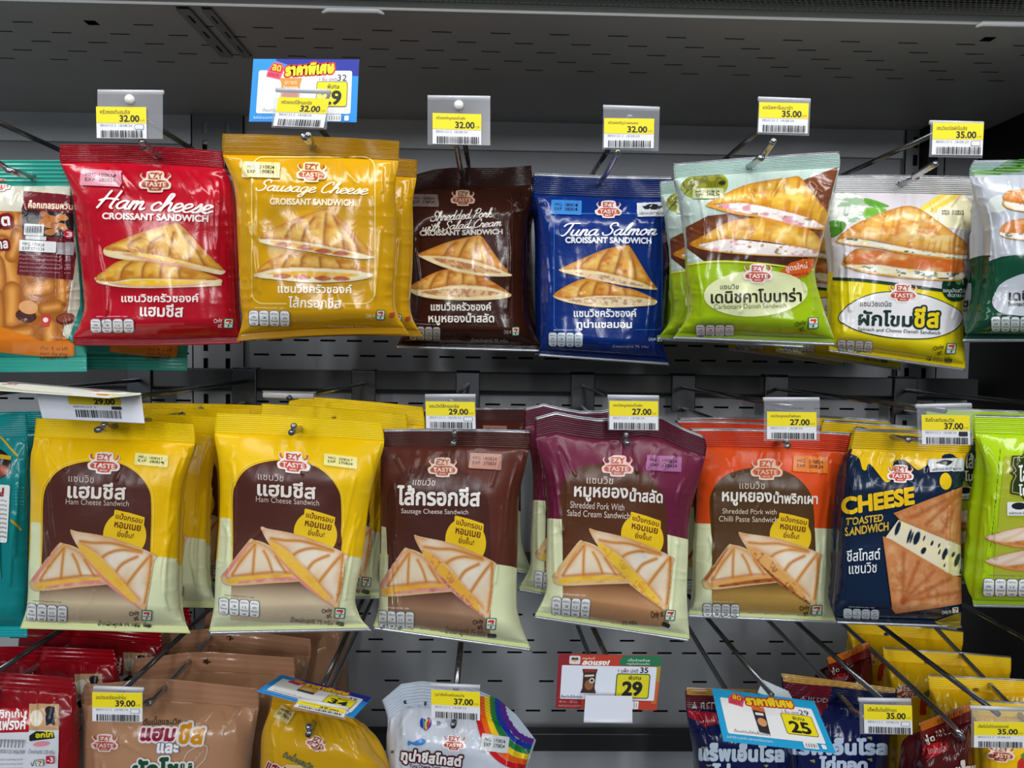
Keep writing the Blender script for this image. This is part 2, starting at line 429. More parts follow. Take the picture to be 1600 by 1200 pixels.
    def seven(s, x0, y0, x1, y1, rot=0, part='store_logo'):
        W, H = x1-x0, y1-y0; P = lambda u, v: (x0+u*W, y0+v*H)
        s.rr(part, x0, y0, x1, y1, W*.08, '20774f', rot); s.rr(part, x0+W*.1, y0+H*.09, x1-W*.1, y1-H*.09, W*.05, 'f2f0ea', rot)
        s.poly(part, [P(.2,.16), P(.8,.16), P(.8,.34), P(.68,.5), P(.48,.5), P(.6,.36), P(.2,.36)], 'd8452c', st=.8)
        s.poly(part, [P(.45,.62), P(.62,.62), P(.56,.86), P(.38,.86)], '1f8a55', st=.8)
        s.text(part, 'ELEVEn', *P(.16,.5), *P(.84,.62), '1f7a50', .05, rot)
    def nutri(s, x0, y0, x1, y1, rot=0, part='nutrition_table', bg='f6f6f4', ink='66727c'):
        w = (x1-x0)/4; a = math.radians(rot); cx, cy = (x0+x1)/2, (y0+y1)/2
        R = lambda x, y: (cx+(x-cx)*math.cos(a)-(y-cy)*math.sin(a), cy+(x-cx)*math.sin(a)+(y-cy)*math.cos(a))
        for i in range(4):
            s.cnt[part] = 14
            mx, my = R(x0+w*(i+.5), cy); h = (y1-y0)/2
            s.rr(part, mx-w/2, my-h, mx+w/2, my+h, w*.3, ink, rot); s.rr(part, mx-w/2+w*.06, my-h+w*.06, mx+w/2-w*.06, my+h-w*.06, w*.26, bg, rot)
            for f, t, q in ((.2, 'พลังงาน', .66), (.45, ('290', '3', '12', '470')[i], .4), (.62, 'กิโลแคลอรี', .66), (.85, ('15', '5', '18', '24')[i]+'%', .4)):
                tx, ty = R(x0+w*(i+.5), y0+(y1-y0)*f)
                s.text(part, t, tx-w*q/2, ty-h*.13, tx+w*q/2, ty+h*.13, ink, .02, rot)
        tx, ty = R(cx, y0-(y1-y0)*.16); s.text(part, 'คุณค่าทางโภชนาการต่อ 1 ซอง', tx-w*1.4, ty-h*.13, tx+w*1.4, ty+h*.13, ink if s.darkcap else bg, .01, rot)
    def date(s, x0, y0, x1, y1, d1, d2, bg, rot=0, ink='2c2626', part='date_stamp', ghost=False):
        if not ghost: s.rr(part, x0, y0, x1, y1, (y1-y0)*.06, bg, rot)
        cx, cy = (x0+x1)/2, (y0+y1)/2; a = math.radians(rot); W, H = x1-x0, y1-y0
        for j, (t1, t2) in enumerate((('MFG', d1), ('EXP', d2))):
            for t, f0, f1 in ((t1, -.38, -.14), (t2, -.05, .36)):
                dx, dy = (f0+f1)/2*W, (-.17+j*.3)*H
                tx, ty = cx+dx*math.cos(a)-dy*math.sin(a), cy+dx*math.sin(a)+dy*math.cos(a)
                s.text(part, t, tx-(f1-f0)*W/2, ty-H*.11, tx+(f1-f0)*W/2, ty+H*.11, ink, .02, rot)
    def finish(s, part, root, label=None, name=None):
        ch = s.P.pop(part, None)
        if not ch: return None
        V = []; Nn = []; blocks = []; mi = []; mats = []; inks = []; n = 0; anyink = any(c[4] is not None for c in ch)
        for pos, nrm, polys, m, ink in ch:
            if m not in mats: mats.append(m)
            V.append(pos); Nn.append(nrm); k = mats.index(m)
            for q in polys: blocks.append(q+n); mi.append(np.full(len(q), k))
            if anyink: inks.append(ink if ink is not None else np.zeros((len(pos), 3)))
            n += len(pos)
        V = np.concatenate(V)-s.org
        me = mesh_np(part, V, blocks, mats, np.concatenate(mi), True, np.concatenate(Nn), np.concatenate(inks) if anyink else None)
        return put(part, me, root, label=label)

class Pic:
    """a printed food picture: coloured shapes blended on a fine grid"""
    def __init__(s, surf, x0, y0, x1, y1, st=1.2):
        s.S = surf; h = surf.step(st); s.h = h; s.x0, s.y0 = x0, y0
        s.X, s.Y = np.meshgrid(np.arange(x0, x1+h, h), np.arange(y0, y1+h, h))
        s.C = np.zeros(s.X.shape+(3,)); s.M = np.full(s.X.shape, -9.0); s.sd = None
    def blend(s, a, c):
        c = np.array(lin(c)) if isinstance(c, str) else c
        s.C += (c-s.C)*np.clip(a, 0, 1)[..., None]
    def body(s, pts, c, curve=True, soft=1.0, mask=True, n=5):
        P = cr(pts, n, True) if curve else np.array(pts, float)
        d = sd_poly(s.X, s.Y, P); s.sd = d
        if mask: s.M = np.maximum(s.M, d)
        s.blend(d/(soft*s.h*1.5)+.5, c); return d
    def edge(s, w, c, a=.7):                        # darker rim inside the last body
        s.blend(np.where(s.sd > 0, a*np.exp(-s.sd/(w*s.h)), 0), c)
    def mottle(s, c, sx, sy, seed, a=.6, lo=.45, hi=.8, sd=None):
        sd = s.sd if sd is None else sd
        n = .6*vnoise(s.X/(sx*s.h), s.Y/(sy*s.h), seed)+.4*vnoise(s.X/(sx*s.h)*2.3, s.Y/(sy*s.h)*2.3, seed+5)
        s.blend(np.where(sd > 0, a, 0)*np.clip((n-lo)/(hi-lo), 0, 1), c)
    def stroke(s, pts, w, c, a=.9, soft=2.0, sd=None):
        P = cr(pts, 5); d = sd_line(s.X, s.Y, P, w)
        k = np.clip(d/(soft*s.h)+.6, 0, 1)*a
        s.blend(np.where(sd > 0, k, 0) if sd is not None else k, c)
    def grad(s, fn): s.C = fn(s.X, s.Y, s.C)
    def done(s, part, clip=True):
        Fv = s.M
        if clip: Fv = np.minimum(Fv, s.S.inside(s.S.px(np.stack([s.X.ravel(), s.Y.ravel()], 1))).reshape(Fv.shape))
        V, Q = contour(Fv, s.x0, s.y0, s.h, s.h)
        if not len(V): return
        fx = np.clip((V[:, 0]-s.x0)/s.h, 0, s.X.shape[1]-1.001); fy = np.clip((V[:, 1]-s.y0)/s.h, 0, s.X.shape[0]-1.001)
        i = fy.astype(int); j = fx.astype(int); a = (fx-j)[:, None]; b = (fy-i)[:, None]
        ink = (s.C[i, j]*(1-a)+s.C[i, j+1]*a)*(1-b)+(s.C[i+1, j]*(1-a)+s.C[i+1, j+1]*a)*b
        s.S.add(part, V, Q, 'print', s.S.kind, np.clip(ink, 0, 1))

def edge_curve(P):
    P = np.array(P, float); y = P[:, 1]; v = (y-y[0])/(y[-1]-y[0])
    C = cr(np.stack([P[:, 0], v], 1), 8)
    V, keep = np.unique(np.maximum.accumulate(C[:, 1]), return_index=True)
    return P[0], P[-1], V, C[keep, 0]

class Bag(Surf):
    """sealed film packet: crimped top seal, pillow body, crimped bottom seal"""
    def __init__(s, name, label, group, frame, L, R, hole, depth, base, top=None, bottom=None, T=.019, vs=.09, vb=.965, bump=None, kind='film',
                 seed=1, cat='snack packet', lean=0.0, ridges=10, wr=1.0, darkcap=False, top_kind=None, bot_bump=None, silver=True, silver_foot=True, bands=None):
        s.setup(frame); s.kind = kind; s.darkcap = darkcap; s.off0 = .00034; s.dk = .00005
        s.left = edge_curve(s.px(L)); s.right = edge_curve(s.px(R)); s.vs, s.vb, s.T, s.depth, s.lean, s.seed, s.wr = vs, vb, T, depth, lean, seed, wr
        s.bump = np.array(bump if bump else [0, 0, 0], float)/frame[2]; s.bbump = np.array(bot_bump if bot_bump else [0, 0, 0], float)/frame[2]
        s.ridges = ridges; s.base = base; s.silver = silver; s.silver_foot = silver_foot; s.bands = bands
        hx, hy = s.px([hole])[0]; s.hole = (hx, hy); s.org = at(hx, hy, depth)
        rnd = random.Random(seed*31+7); s.cre = []
        for i in range(15):                              # sharp folds: fans under the top seal, long ones down the flanks
            if i < 7:
                u = rnd.uniform(.06, .94); v = rnd.uniform(.12, .16); p = [(u, v), (u+rnd.uniform(-.08, .08), v+rnd.uniform(.05, .12))]
            elif i < 14:
                sd = rnd.choice((0, 1)); u = rnd.uniform(.04, .13); v = rnd.uniform(.15, .6); p = [(u, v), (u+rnd.uniform(.0, .04), v+rnd.uniform(.08, .25)), (u+rnd.uniform(-.01, .05), v+rnd.uniform(.3, .38))]
                if sd: p = [(1-a, b) for a, b in p]
            else:
                u = rnd.uniform(.2, .8); v = rnd.uniform(.3, .85); p = [(u, v), (u+rnd.uniform(-.1, .1), v+rnd.uniform(-.03, .08))]
            s.cre.append((p, rnd.uniform(.5, 1.1) if i < 14 else .4))
        s.root = thing(name, label, cat, s.org, group)
        s._mesh(base, top or base, bottom or base, top_kind or kind)
    def XY(s, u, v):
        l0, l1, lv, lx = s.left; r0, r1, rv, rx = s.right
        xl = np.interp(v, lv, lx); xr = np.interp(v, rv, rx)
        yl = l0[1]+(l1[1]-l0[1])*v; yr = r0[1]+(r1[1]-r0[1])*v
        k = np.interp(u, np.linspace(0, 1, len(s.bump)), s.bump) if len(s.bump) > 3 else s.bump[1]*4*u*(1-u)
        kb = s.bbump[1]*4*u*(1-u)
        return xl+(xr-xl)*u, yl+(yr-yl)*u+k*(1-v)**2+kb*v**2
    def uv(s, X, Y):
        u = np.full(np.shape(X), .5); v = np.full(np.shape(X), .5)
        for _ in range(9):
            x0, y0 = s.XY(u, np.zeros_like(v)); x1, y1 = s.XY(u, np.ones_like(v)); x, y = s.XY(u, v)
            v = np.clip(v+(Y-y)/np.maximum(y1-y0, 1), -.05, 1.05)
            xl = np.interp(v, s.left[2], s.left[3]); xr = np.interp(v, s.right[2], s.right[3])
            u = np.clip((X-xl)/np.maximum(xr-xl, 1), -.05, 1.05)
        return u, v
    def relief(s, u, v):
        """height of the front film over the seal plane"""
        t = np.clip((v-s.vs)/(s.vb-s.vs), 0, 1)
        p = np.sin(np.clip(t/.26, 0, 1)*math.pi/2)**.9*np.sin(np.clip((1-t)/.11, 0, 1)*math.pi/2)**.8
        q = np.clip(1-np.abs(2*np.clip(u, 0, 1)-1)**4.6, 0, 1)**.72
        h = s.T*p*q
        w = s.wr; sd = s.seed*13
        rid = lambda n: 1-np.abs(2*n-1)
        on = np.clip(t/.015, 0, 1)*np.clip((1-t)/.02, 0, 1)
        eg = np.clip(np.minimum(u, 1-u)/.02, 0, 1)
        h = h+on*eg*w*(.0022*np.exp(-t/.10)*rid(vnoise(u*15+sd, v*6, sd))**2 + .0018*np.exp(-(1-t)/.05)*rid(vnoise(u*13+sd, v*8, sd+1))**2
                  + .0016*np.exp(-np.minimum(u, 1-u)/.06)*rid(vnoise(u*5, v*22+sd, sd+2))**2
                  + .0036*(vnoise(u*3.5, v*4, sd+3)-.5) + .0012*(vnoise(u*9, v*9, sd+4)-.5))
        for pts, a in s.cre:
            P = cr(pts, 4); d = np.sqrt(np.maximum(0, (.08-sd_line(u, v*1.1, P*np.array([1, 1.1]), .16))**2))
            h = h+w*a*.0011*np.exp(-(d/.0115)**2)*on*eg
        f = np.exp(-np.clip(v, 0, 1)/.14)
        h = h+.004*f*np.sin(u*math.pi*2.2+sd)*w
        cr_ = np.where(v < s.vs, np.sin(v/s.vs*s.ridges*2*math.pi), np.where(v > s.vb, np.sin((v-s.vb)/(1-s.vb)*4*2*math.pi), 0))
        return h+.00042*min(1, s.ridges/9)*cr_
    def pos(s, X, Y):
        u, v = s.uv(X, Y)
        return at(X, Y, s.depth+s.lean*v-s.relief(u, v))
    def inside(s, P):
        u, v = s.uv(P[:, 0], P[:, 1])
        return np.minimum(np.minimum(u-.012, .988-u)*60, np.minimum(v-s.clip0, s.clip1-v)*90)
    clip0, clip1 = .0, 1.0
    def drape(s, P, off):
        X, Y = P[:, 0], P[:, 1]; e = .8
        p = s.pos(X, Y); a = s.pos(X+e, Y)-p; b = s.pos(X, Y+e)-p
        u, v = s.uv(X, Y); p = s.on_grid(np.clip(u, 0, 1), np.clip(v, 0, 1))
        n = np.cross(b, a); n /= np.maximum(np.linalg.norm(n, axis=1, keepdims=True), 1e-12)
        n = np.where(n[:, 1:2] > 0, -n, n)
        return p+n*off, n
    def on_grid(s, u, v):
        out = np.zeros((len(u), 3))
        for part, (us, vv, G) in s.grids.items():
            k = (v >= vv[0]-1e-9) & (v <= vv[-1]+1e-9)
            if not k.any(): continue
            fu = np.clip(np.interp(u[k], us, np.arange(len(us))), 0, len(us)-1.0001); fv = np.clip(np.interp(v[k], vv, np.arange(len(vv))), 0, len(vv)-1.0001)
            j = fu.astype(int); i = fv.astype(int); a = (fu-j)[:, None]; b = (fv-i)[:, None]
            out[k] = (G[i, j]*(1-a)+G[i, j+1]*a)*(1-b)+(G[i+1, j]*(1-a)+G[i+1, j+1]*a)*b
        return out
    def _grid(s, v0, v1, nu, nv, color, part, kind, hole=False):
        us = .5-.5*np.cos(np.linspace(0, math.pi, nu+1)*.86+math.pi*.07)/math.cos(math.pi*.07) if part == 'pouch' else np.linspace(0, 1, nu+1)
        U, Vv = np.meshgrid(us, np.linspace(v0, v1, nv+1))
        X, Y = s.XY(U, Vv); h = s.relief(U, Vv); D = s.depth+s.lean*Vv
        fr = at(X, Y, D-h); s.grids[part] = (us, np.linspace(v0, v1, nv+1), fr)
        bk = fr.copy(); bk[..., 1] = D+np.maximum(h*.75, 0)+.0004 if part == 'pouch' else fr[..., 1]+.0005
        if part == 'pouch':
            ed = (U < .001) | (U > .999) | (np.abs(Vv-v0) < 1e-6) | (np.abs(Vv-v1) < 1e-6); bk[..., 1] = np.where(ed, fr[..., 1]+.0002, bk[..., 1])
        n = (nu+1)*(nv+1); I, J = np.meshgrid(np.arange(nv), np.arange(nu), indexing='ij'); b = (I*(nu+1)+J).ravel()
        f1 = np.stack([b, b+nu+1, b+nu+2, b+1], 1); f2 = np.stack([b, b+1, b+nu+2, b+nu+1], 1)+n
        if hole:
            r = 5.2/ (s.depth/.57)
            cx = (X[:-1, :-1]+X[1:, 1:])/2; cy = (Y[:-1, :-1]+Y[1:, 1:])/2
            dd = np.hypot(cx-s.hole[0], cy-s.hole[1]).ravel() > r
            f1, f2 = f1[dd], f2[dd]
        # rim between the two films
        rim = []
        for seq in ([(0, j) for j in range(nu+1)], [(i, nu) for i in range(nv+1)], [(nv, j) for j in range(nu, -1, -1)], [(i, 0) for i in range(nv, -1, -1)]):
            for (i0, j0), (i1, j1) in zip(seq[:-1], seq[1:]):
                p, q = i0*(nu+1)+j0, i1*(nu+1)+j1; rim.append((p, q, q+n, p+n))
        V = np.concatenate([fr.reshape(-1, 3), bk.reshape(-1, 3)])
        return V, [f1, f2, np.array(rim)], mat(color, kind)
    def _mesh(s, base, top, bottom, tk):
        s.grids = {}; s.seal_rows = {}; s.first = s._grid(s.vs, s.vb, 104, 118, base, 'pouch', s.kind)
        for part, v0, v1, c, nv in (('top_seal', 0, s.vs, top, 44), ('bottom_seal', s.vb, 1, bottom, 14)):
            V, Q, m = s._grid(v0, v1, 64, nv, c, part, tk if part == 'top_seal' else s.kind, part == 'top_seal')
            s.P[part] = [(V, np.zeros_like(V), Q, m, None)]; s.seal_rows[part] = (len(V)//2, 65, nv)
    def close(s, labels={}):
        V, Q, m = s.first
        for part in ('top_seal', 'bottom_seal'):           # plain meshes first, inked layers added on top of them
            base = s.P[part].pop(0)
            s._base(part, base[0], base[2], base[3], labels.get(part))
        s._base('pouch', V, Q, m, labels.get('pouch'))
        for part in list(s.P): s.finish(part, s.root, labels.get(part))
        return s.root
    def _base(s, part, V, Q, m, label):
        ch = s.P.pop(part, [])
        mats, mi = [m], None
        if part in s.seal_rows and (s.silver if part == 'top_seal' else s.silver_foot):
            n, w, nv = s.seal_rows[part]; mats = [m, mat('b9bcc2', 'silver')]; mi = []
            for q in Q:
                r = (q[:, 0] % n)//w; e = (r < nv*.13) if part == 'top_seal' else (r > nv*.5)
                mi.append(e.astype(int))
            mi = np.concatenate(mi)
        if part == 'pouch' and s.bands:                     # the film changes colour down its length, flanks and back too
            mats = [mat(c, s.kind) for _, c in s.bands]; n, mi = len(V)//2, []
            for q in Q: mi.append(np.searchsorted([e for e, _ in s.bands[:-1]], s.vs+(s.vb-s.vs)*((q[:, 0] % n)//105)/118))
            mi = np.concatenate(mi)
        me0 = mesh_np(part, V-s.org, Q, mats, mi)
        if ch:
            nn = np.zeros(len(V)*3, np.float32); me0.vertex_normals.foreach_get('vector', nn); nn = nn.reshape(-1, 3).astype(float)
            bpy.data.meshes.remove(me0)
            if mi is not None:                               # keep the silver margin as blocks of its own
                o = 0; q0, q1 = [], []
                for q in Q: f = mi[o:o+len(q)]; q0.append(q[f == 0]); q1.append(q[f == 1]); o += len(q)
                s.P[part] = [(V, nn, q0, mats[0], None), (V, nn, q1, mats[1], None)]+ch
            else: s.P[part] = [(V, nn, Q, m, None)]+ch
            s.finish(part, s.root, label)
        else: put(part, me0, s.root, label=label)

class Flat(Surf):
    """a printed card or plate given by its four corners"""
    def __init__(s, corners, W, H, thick=.0004):
        s.setup((0, 0, 1)); s.kind = 'paper'; s.darkcap = True; s.off0 = .00012; s.dk = .00002; s.W, s.H = W, H
        s.Q = [np.array(c, float) for c in corners]                   # TL TR BR BL world points
        n = np.cross(s.Q[3]-s.Q[0], s.Q[1]-s.Q[0]); s.n = n/np.linalg.norm(n); s.thick = thick
        s.org = s.Q[0]; s.sc = 1.0; s.ppu = None
        s.unit = np.linalg.norm(s.Q[1]-s.Q[0])/W
    def step(s, p): return p*.00048/s.unit
    def pt(s, x, y, off=0):
        a, b = np.asarray(x, float)[..., None]/s.W, np.asarray(y, float)[..., None]/s.H; Q = s.Q
        return (Q[0]*(1-a)+Q[1]*a)*(1-b)+(Q[3]*(1-a)+Q[2]*a)*b+s.n*off
    def inside(s, P): return np.minimum(np.minimum(P[:, 0], s.W-P[:, 0]), np.minimum(P[:, 1], s.H-P[:, 1]))
    def drape(s, P, off):
        return s.pt(P[:, 0], P[:, 1], off), np.repeat(s.n[None], len(P), 0)
    def plate(s, part, color, kind='paper', material=None):
        W, H = s.W, s.H; V = np.array([s.pt(x, y, o) for o in (0, -s.thick) for x, y in ((0, 0), (W, 0), (W, H), (0, H))])
        F = [np.array([(0, 3, 2, 1), (4, 5, 6, 7), (0, 1, 5, 4), (1, 2, 6, 5), (2, 3, 7, 6), (3, 0, 4, 7)])]
        c = V.mean(0); Vx = []; Fx = []; Nx = []
        for f in F[0]:                                                # split corners so the plate keeps flat faces
            p = V[list(f)]; nn = np.cross(p[1]-p[0], p[2]-p[0]); nn /= max(np.linalg.norm(nn), 1e-12)
            if (nn*(p.mean(0)-c)).sum() < 0: p = p[::-1]; nn = -nn
            Fx.append(range(len(Vx), len(Vx)+4)); Vx += list(p); Nx += [nn]*4
        s.P.setdefault(part, []).insert(0, (np.array(Vx), np.array(Nx), [np.array([list(f) for f in Fx])], material or mat(color, kind), None))

def copies(root, moves, labels, group=None):
    """more of the same thing with all its parts: moves are (dx, dy, dz, turn about y in degrees)"""
    out = []
    kids = list(root.children)
    for (dx, dy, dz, ry), lb in zip(moves, labels):
        r = root.copy(); COL.objects.link(r); r.location = root.location + Vector((dx, dy, dz)); r.rotation_euler = (0, math.radians(ry), 0); r['label'] = lb
        if group: r['group'] = group
        for k in kids:
            c = k.copy(); COL.objects.link(c); c.parent = r
        out.append(r)
    return out
# ------------------------------------------------------------------ the fridge bay
EZ = EYE[2]
WALL, RAIL, LIP, TOPZ = .90, .862, .611, EZ+.2715
XL, XR = -.98, .585
def struct(mb, name, mats, **k): return mb.build(name, mats, kind='structure', **k)
def zpx(py, d): return float(at(775, py, d)[2])
def xpx(px, d): return (px-775)/FOC*d
m = MB(); holes = []
rowsdef = [(300, 41), (345, 41), (390, 82), (536, 41), (559, 41), (632, 40), (655, 80), (960, 40), (1000, 80), (1019, 40), (1064, 82), (1110, 41), (1155, 82)]
for k, (py, pitch) in enumerate(rowsdef):
    z = zpx(py, WALL)-(EZ-.66); step = pitch*WALL/FOC; x = .012+(k % 2)*.016
    while x < XR-XL-.03:
        holes.append((x, z-.0012, x+.0182, z+.0012)); x += step
m.sheet((XL, WALL, EZ-.66), (1, 0, 0), (0, 0, 1), XR-XL, TOPZ-EZ+.66, holes)
struct(m, 'wall_back', [mat('a2a5a9', 'paint')])
m = MB(); m.box((XL, WALL+.02, EZ-.66), (XR, WALL+.03, TOPZ)); struct(m, 'wall_cavity', [mat('0b0b0c', 'matt')])
m = MB(); m.box((XL, WALL-.004, zpx(236, WALL)), (xpx(1414, WALL), WALL-.0005, zpx(188, WALL))); struct(m, 'trim_1', [mat('dfe0e1', 'paint')], bevel=.001)
for i, (a, b) in enumerate(((308, 388), (1402, 1466))):
    xa, xb = xpx(a, WALL), xpx(b, WALL); m = MB(); H = TOPZ-EZ+.62; hs = []
    for cx in ((xb-xa)*.26, (xb-xa)*.68):
        z = .01
        while z < H-.02: hs.append((cx-.0028, z, cx+.0028, z+.013)); z += .0215
    m.sheet((xa, WALL-.007, EZ-.62), (1, 0, 0), (0, 0, 1), xb-xa, H, hs, 0)
    m.box((xa, WALL-.007, EZ-.62), (xa+.0015, WALL-.001, TOPZ), 0); m.box((xb-.0015, WALL-.007, EZ-.62), (xb, WALL-.001, TOPZ), 0)
    m.box((xa+.002, WALL-.002, EZ-.62), (xb-.002, WALL-.001, TOPZ), 1)
    struct(m, 'trim_%d' % (i+2), [mat('97999b', 'paint'), mat('0c0c0d', 'matt')])
# ceiling = perforated underside of the shelf above
m = MB(); hs = []
for k, py in enumerate((52, 67, 81, 95, 108.5)):
    dep = (TOPZ-EZ)/float(ray(775, py)[2])
    x = .006+(k*.021) % .0508
    while x < XR-XL-.02: hs.append((x, dep-LIP-.001, x+.0172, dep-LIP+.001)); x += .0508
for px, py in ((157, 36), (1530, 61)):
    d = (TOPZ-EZ)/float(ray(px, py)[2]); hs = [h for h in hs if abs(h[0]+.008-(xpx(px, d)-XL)) > .014 or abs(h[1]-(d-LIP)) > .005]
    hs.append((xpx(px, d)-XL-.005, d-LIP-.0045, xpx(px, d)-XL+.005, d-LIP+.0045))
m.sheet((XL, LIP, TOPZ), (1, 0, 0), (0, 1, 0), XR-XL, WALL-LIP+.03, hs, 0)
m.box((XL, LIP, TOPZ+.02), (XR, WALL+.03, TOPZ+.03), 1)
struct(m, 'ceiling', [mat('b8b5b0', 'paint'), mat('0b0b0c', 'matt')])
m = MB(); m.tube([(XL, LIP-.002, TOPZ+.0006), (XR+.1, LIP-.002, TOPZ+.0006)], .0013, 8); struct(m, 'trim_4', [mat('f2f3f0', 'gloss')], smooth=True)
m = MB(); hs = []; p = .0047; j = 0; y = .001
while y < .052:
    x = .001+(j % 2)*p/2
    while x < XR+.1-XL-p: hs.append((x, y, x+p*.78, y+p*.62)); x += p
    y += p*.8; j += 1
m.sheet((XL, LIP-.058, TOPZ+.006), (1, 0, 0), (0, 1, 0), XR+.1-XL, .055, hs, 0); m.box((XL, LIP-.06, TOPZ+.016), (XR+.1, LIP-.003, TOPZ+.024), 1); m.box((XL, LIP-.0022, TOPZ+.001), (XR+.1, LIP-.0008, TOPZ+.016), 0)
struct(m, 'trim_5', [mat('73756f', 'paint'), mat('060606', 'matt')])
for i, (a, b) in enumerate(((310, 331), (346, 362))):
    d0, d1 = .612, .712; m = MB(); xa, xb = xpx(a, .65), xpx(b, .65)
    m.sheet((xa, d0, TOPZ-.002), (1, 0, 0), (0, 1, 0), xb-xa, d1-d0, [((xb-xa)*.42, .012+k*.03, (xb-xa)*.62, .026+k*.03) for k in range(3)], 0)
    m.box((xa+.001, d0, TOPZ-.0008), (xb-.001, d1, TOPZ-.0003), 1)
    struct(m, 'trim_%d' % (i+6), [mat('8d8a86', 'paint'), mat('3a3938', 'matt')])
m = MB(); m.box((XR, .62, EZ-.66), (XR+.01, WALL+.03, TOPZ)); struct(m, 'wall_right', [mat('1d1b1b', 'paint')])
m = MB(); m.box((.508, .872, EZ+.2), (.519, .892, TOPZ-.0005)); struct(m, 'trim_8', [mat('141414', 'paint')])
for lb, a, b, py in (('white plastic label clip on the shelf lip above the mustard packet', 503, 600, 15),
                     ('white plastic label clip at the right end of the bright shelf lip', 1525, 1640, 37)):
    P, Q = at(a, py, LIP-.006), at(b, py+2, LIP-.006)
    m = MB(); m.tube([P+(0, 0, -.0025), P+(.005, 0, 0), (P+Q)/2, Q-(.005, 0, 0), Q+(0, 0, -.0025)], [.0009, .0021, .0022, .0021, .0009], 10)
    m.build('label_clip', [mat('f0f1f1', 'gloss')], None, True, loc=P, label=lb, category='clip')

ROWZ = {1: EZ+.1744, 2: EZ-.0426, 3: EZ-.2596, 4: EZ-.4766}
RAILS = {1: 'grey steel hook rail hidden behind the upper row of packets', 2: 'dark steel hook rail between the upper and middle rows of packets',
         3: 'dark steel hook rail behind the middle row of packets', 4: 'black steel hook rail low on the back panel beside the rainbow packet'}
for r, z in ROWZ.items():
    m = MB(); c = (0, RAIL, z+.003)
    m.box((XL+.01, RAIL+.002, z-.008), (XR-.01, RAIL+.018, z+.0145)); m.box((XL+.01, RAIL+.018, z-.012), (XR-.01, WALL-.0078, z-.004))
    m.build('hook_rail', [mat('3a3a3c' if r < 4 else '1a1a1b', 'paint')], None, loc=c, bevel=.0015, label=RAILS[r], category='rail')
def hook(row, front_px, label, hole=None, tip=None, tag=None, lift=0.0):
    """double wire hook: plate on the rail, upper wire for the price tag, lower wire for packets with an upturned tip"""
    xw = xpx(front_px, .55); zu = ROWZ[row]; zl = zu-.025; base = np.array([xw, RAIL, zu])
    root = thing('display_hook', label, 'hook', base, 'double wire hooks')
    m = MB(); m.box((xw-.014, RAIL-.002, zl-.004), (xw+.014, RAIL+.0019, zu+.0145)); m.box((xw-.014, RAIL, zu+.0145), (xw+.014, RAIL+.016, zu+.0165))
    pl = m.build('mounting_plate', [mat('5b5d60', 'metal')], root, bevel=.001); pl.location = -Vector(base)
    a = np.array([xw, RAIL-.001, zl]); t = at(*tip) if tip is not None else np.array([xw, .55, zl+.010])
    pts = [a]
    if hole is not None: pts.append(np.array(hole)+(0, 0, .0004))
    p = pts[-1]; pre = p+(t-p)*.45; pre[2] = min(p[2], t[2])+lift+abs(t[2]-p[2])*.12
    pts = pts+[pre, t]
    C = cr(pts, 8); n = len(C)
    m = MB(); m.tube(C, [.0024]*(n-1)+[.0022], 14)
    th = np.linspace(0, math.pi, 7)
    d = C[-1]-C[-2]; d /= np.linalg.norm(d); m.tube([C[-1]+d*(.0024*math.sin(x*.5)) for x in np.linspace(0, math.pi, 6)], [.0024*math.cos(x*.5)+.0001 for x in np.linspace(0, math.pi, 6)], 14)
    w = m.build('lower_wire', [mat('a4a6aa', 'chrome')], root, True); w.location = -Vector(base)
    e = at(*tag) if tag is not None else np.array([xw, .55, zu])
    m = MB(); m.tube([np.array([xw, RAIL-.001, zu]), e], .0022, 14)
    w = m.build('upper_wire', [mat('6c6e72', 'chrome')], root, True); w.location = -Vector(base)
    return root
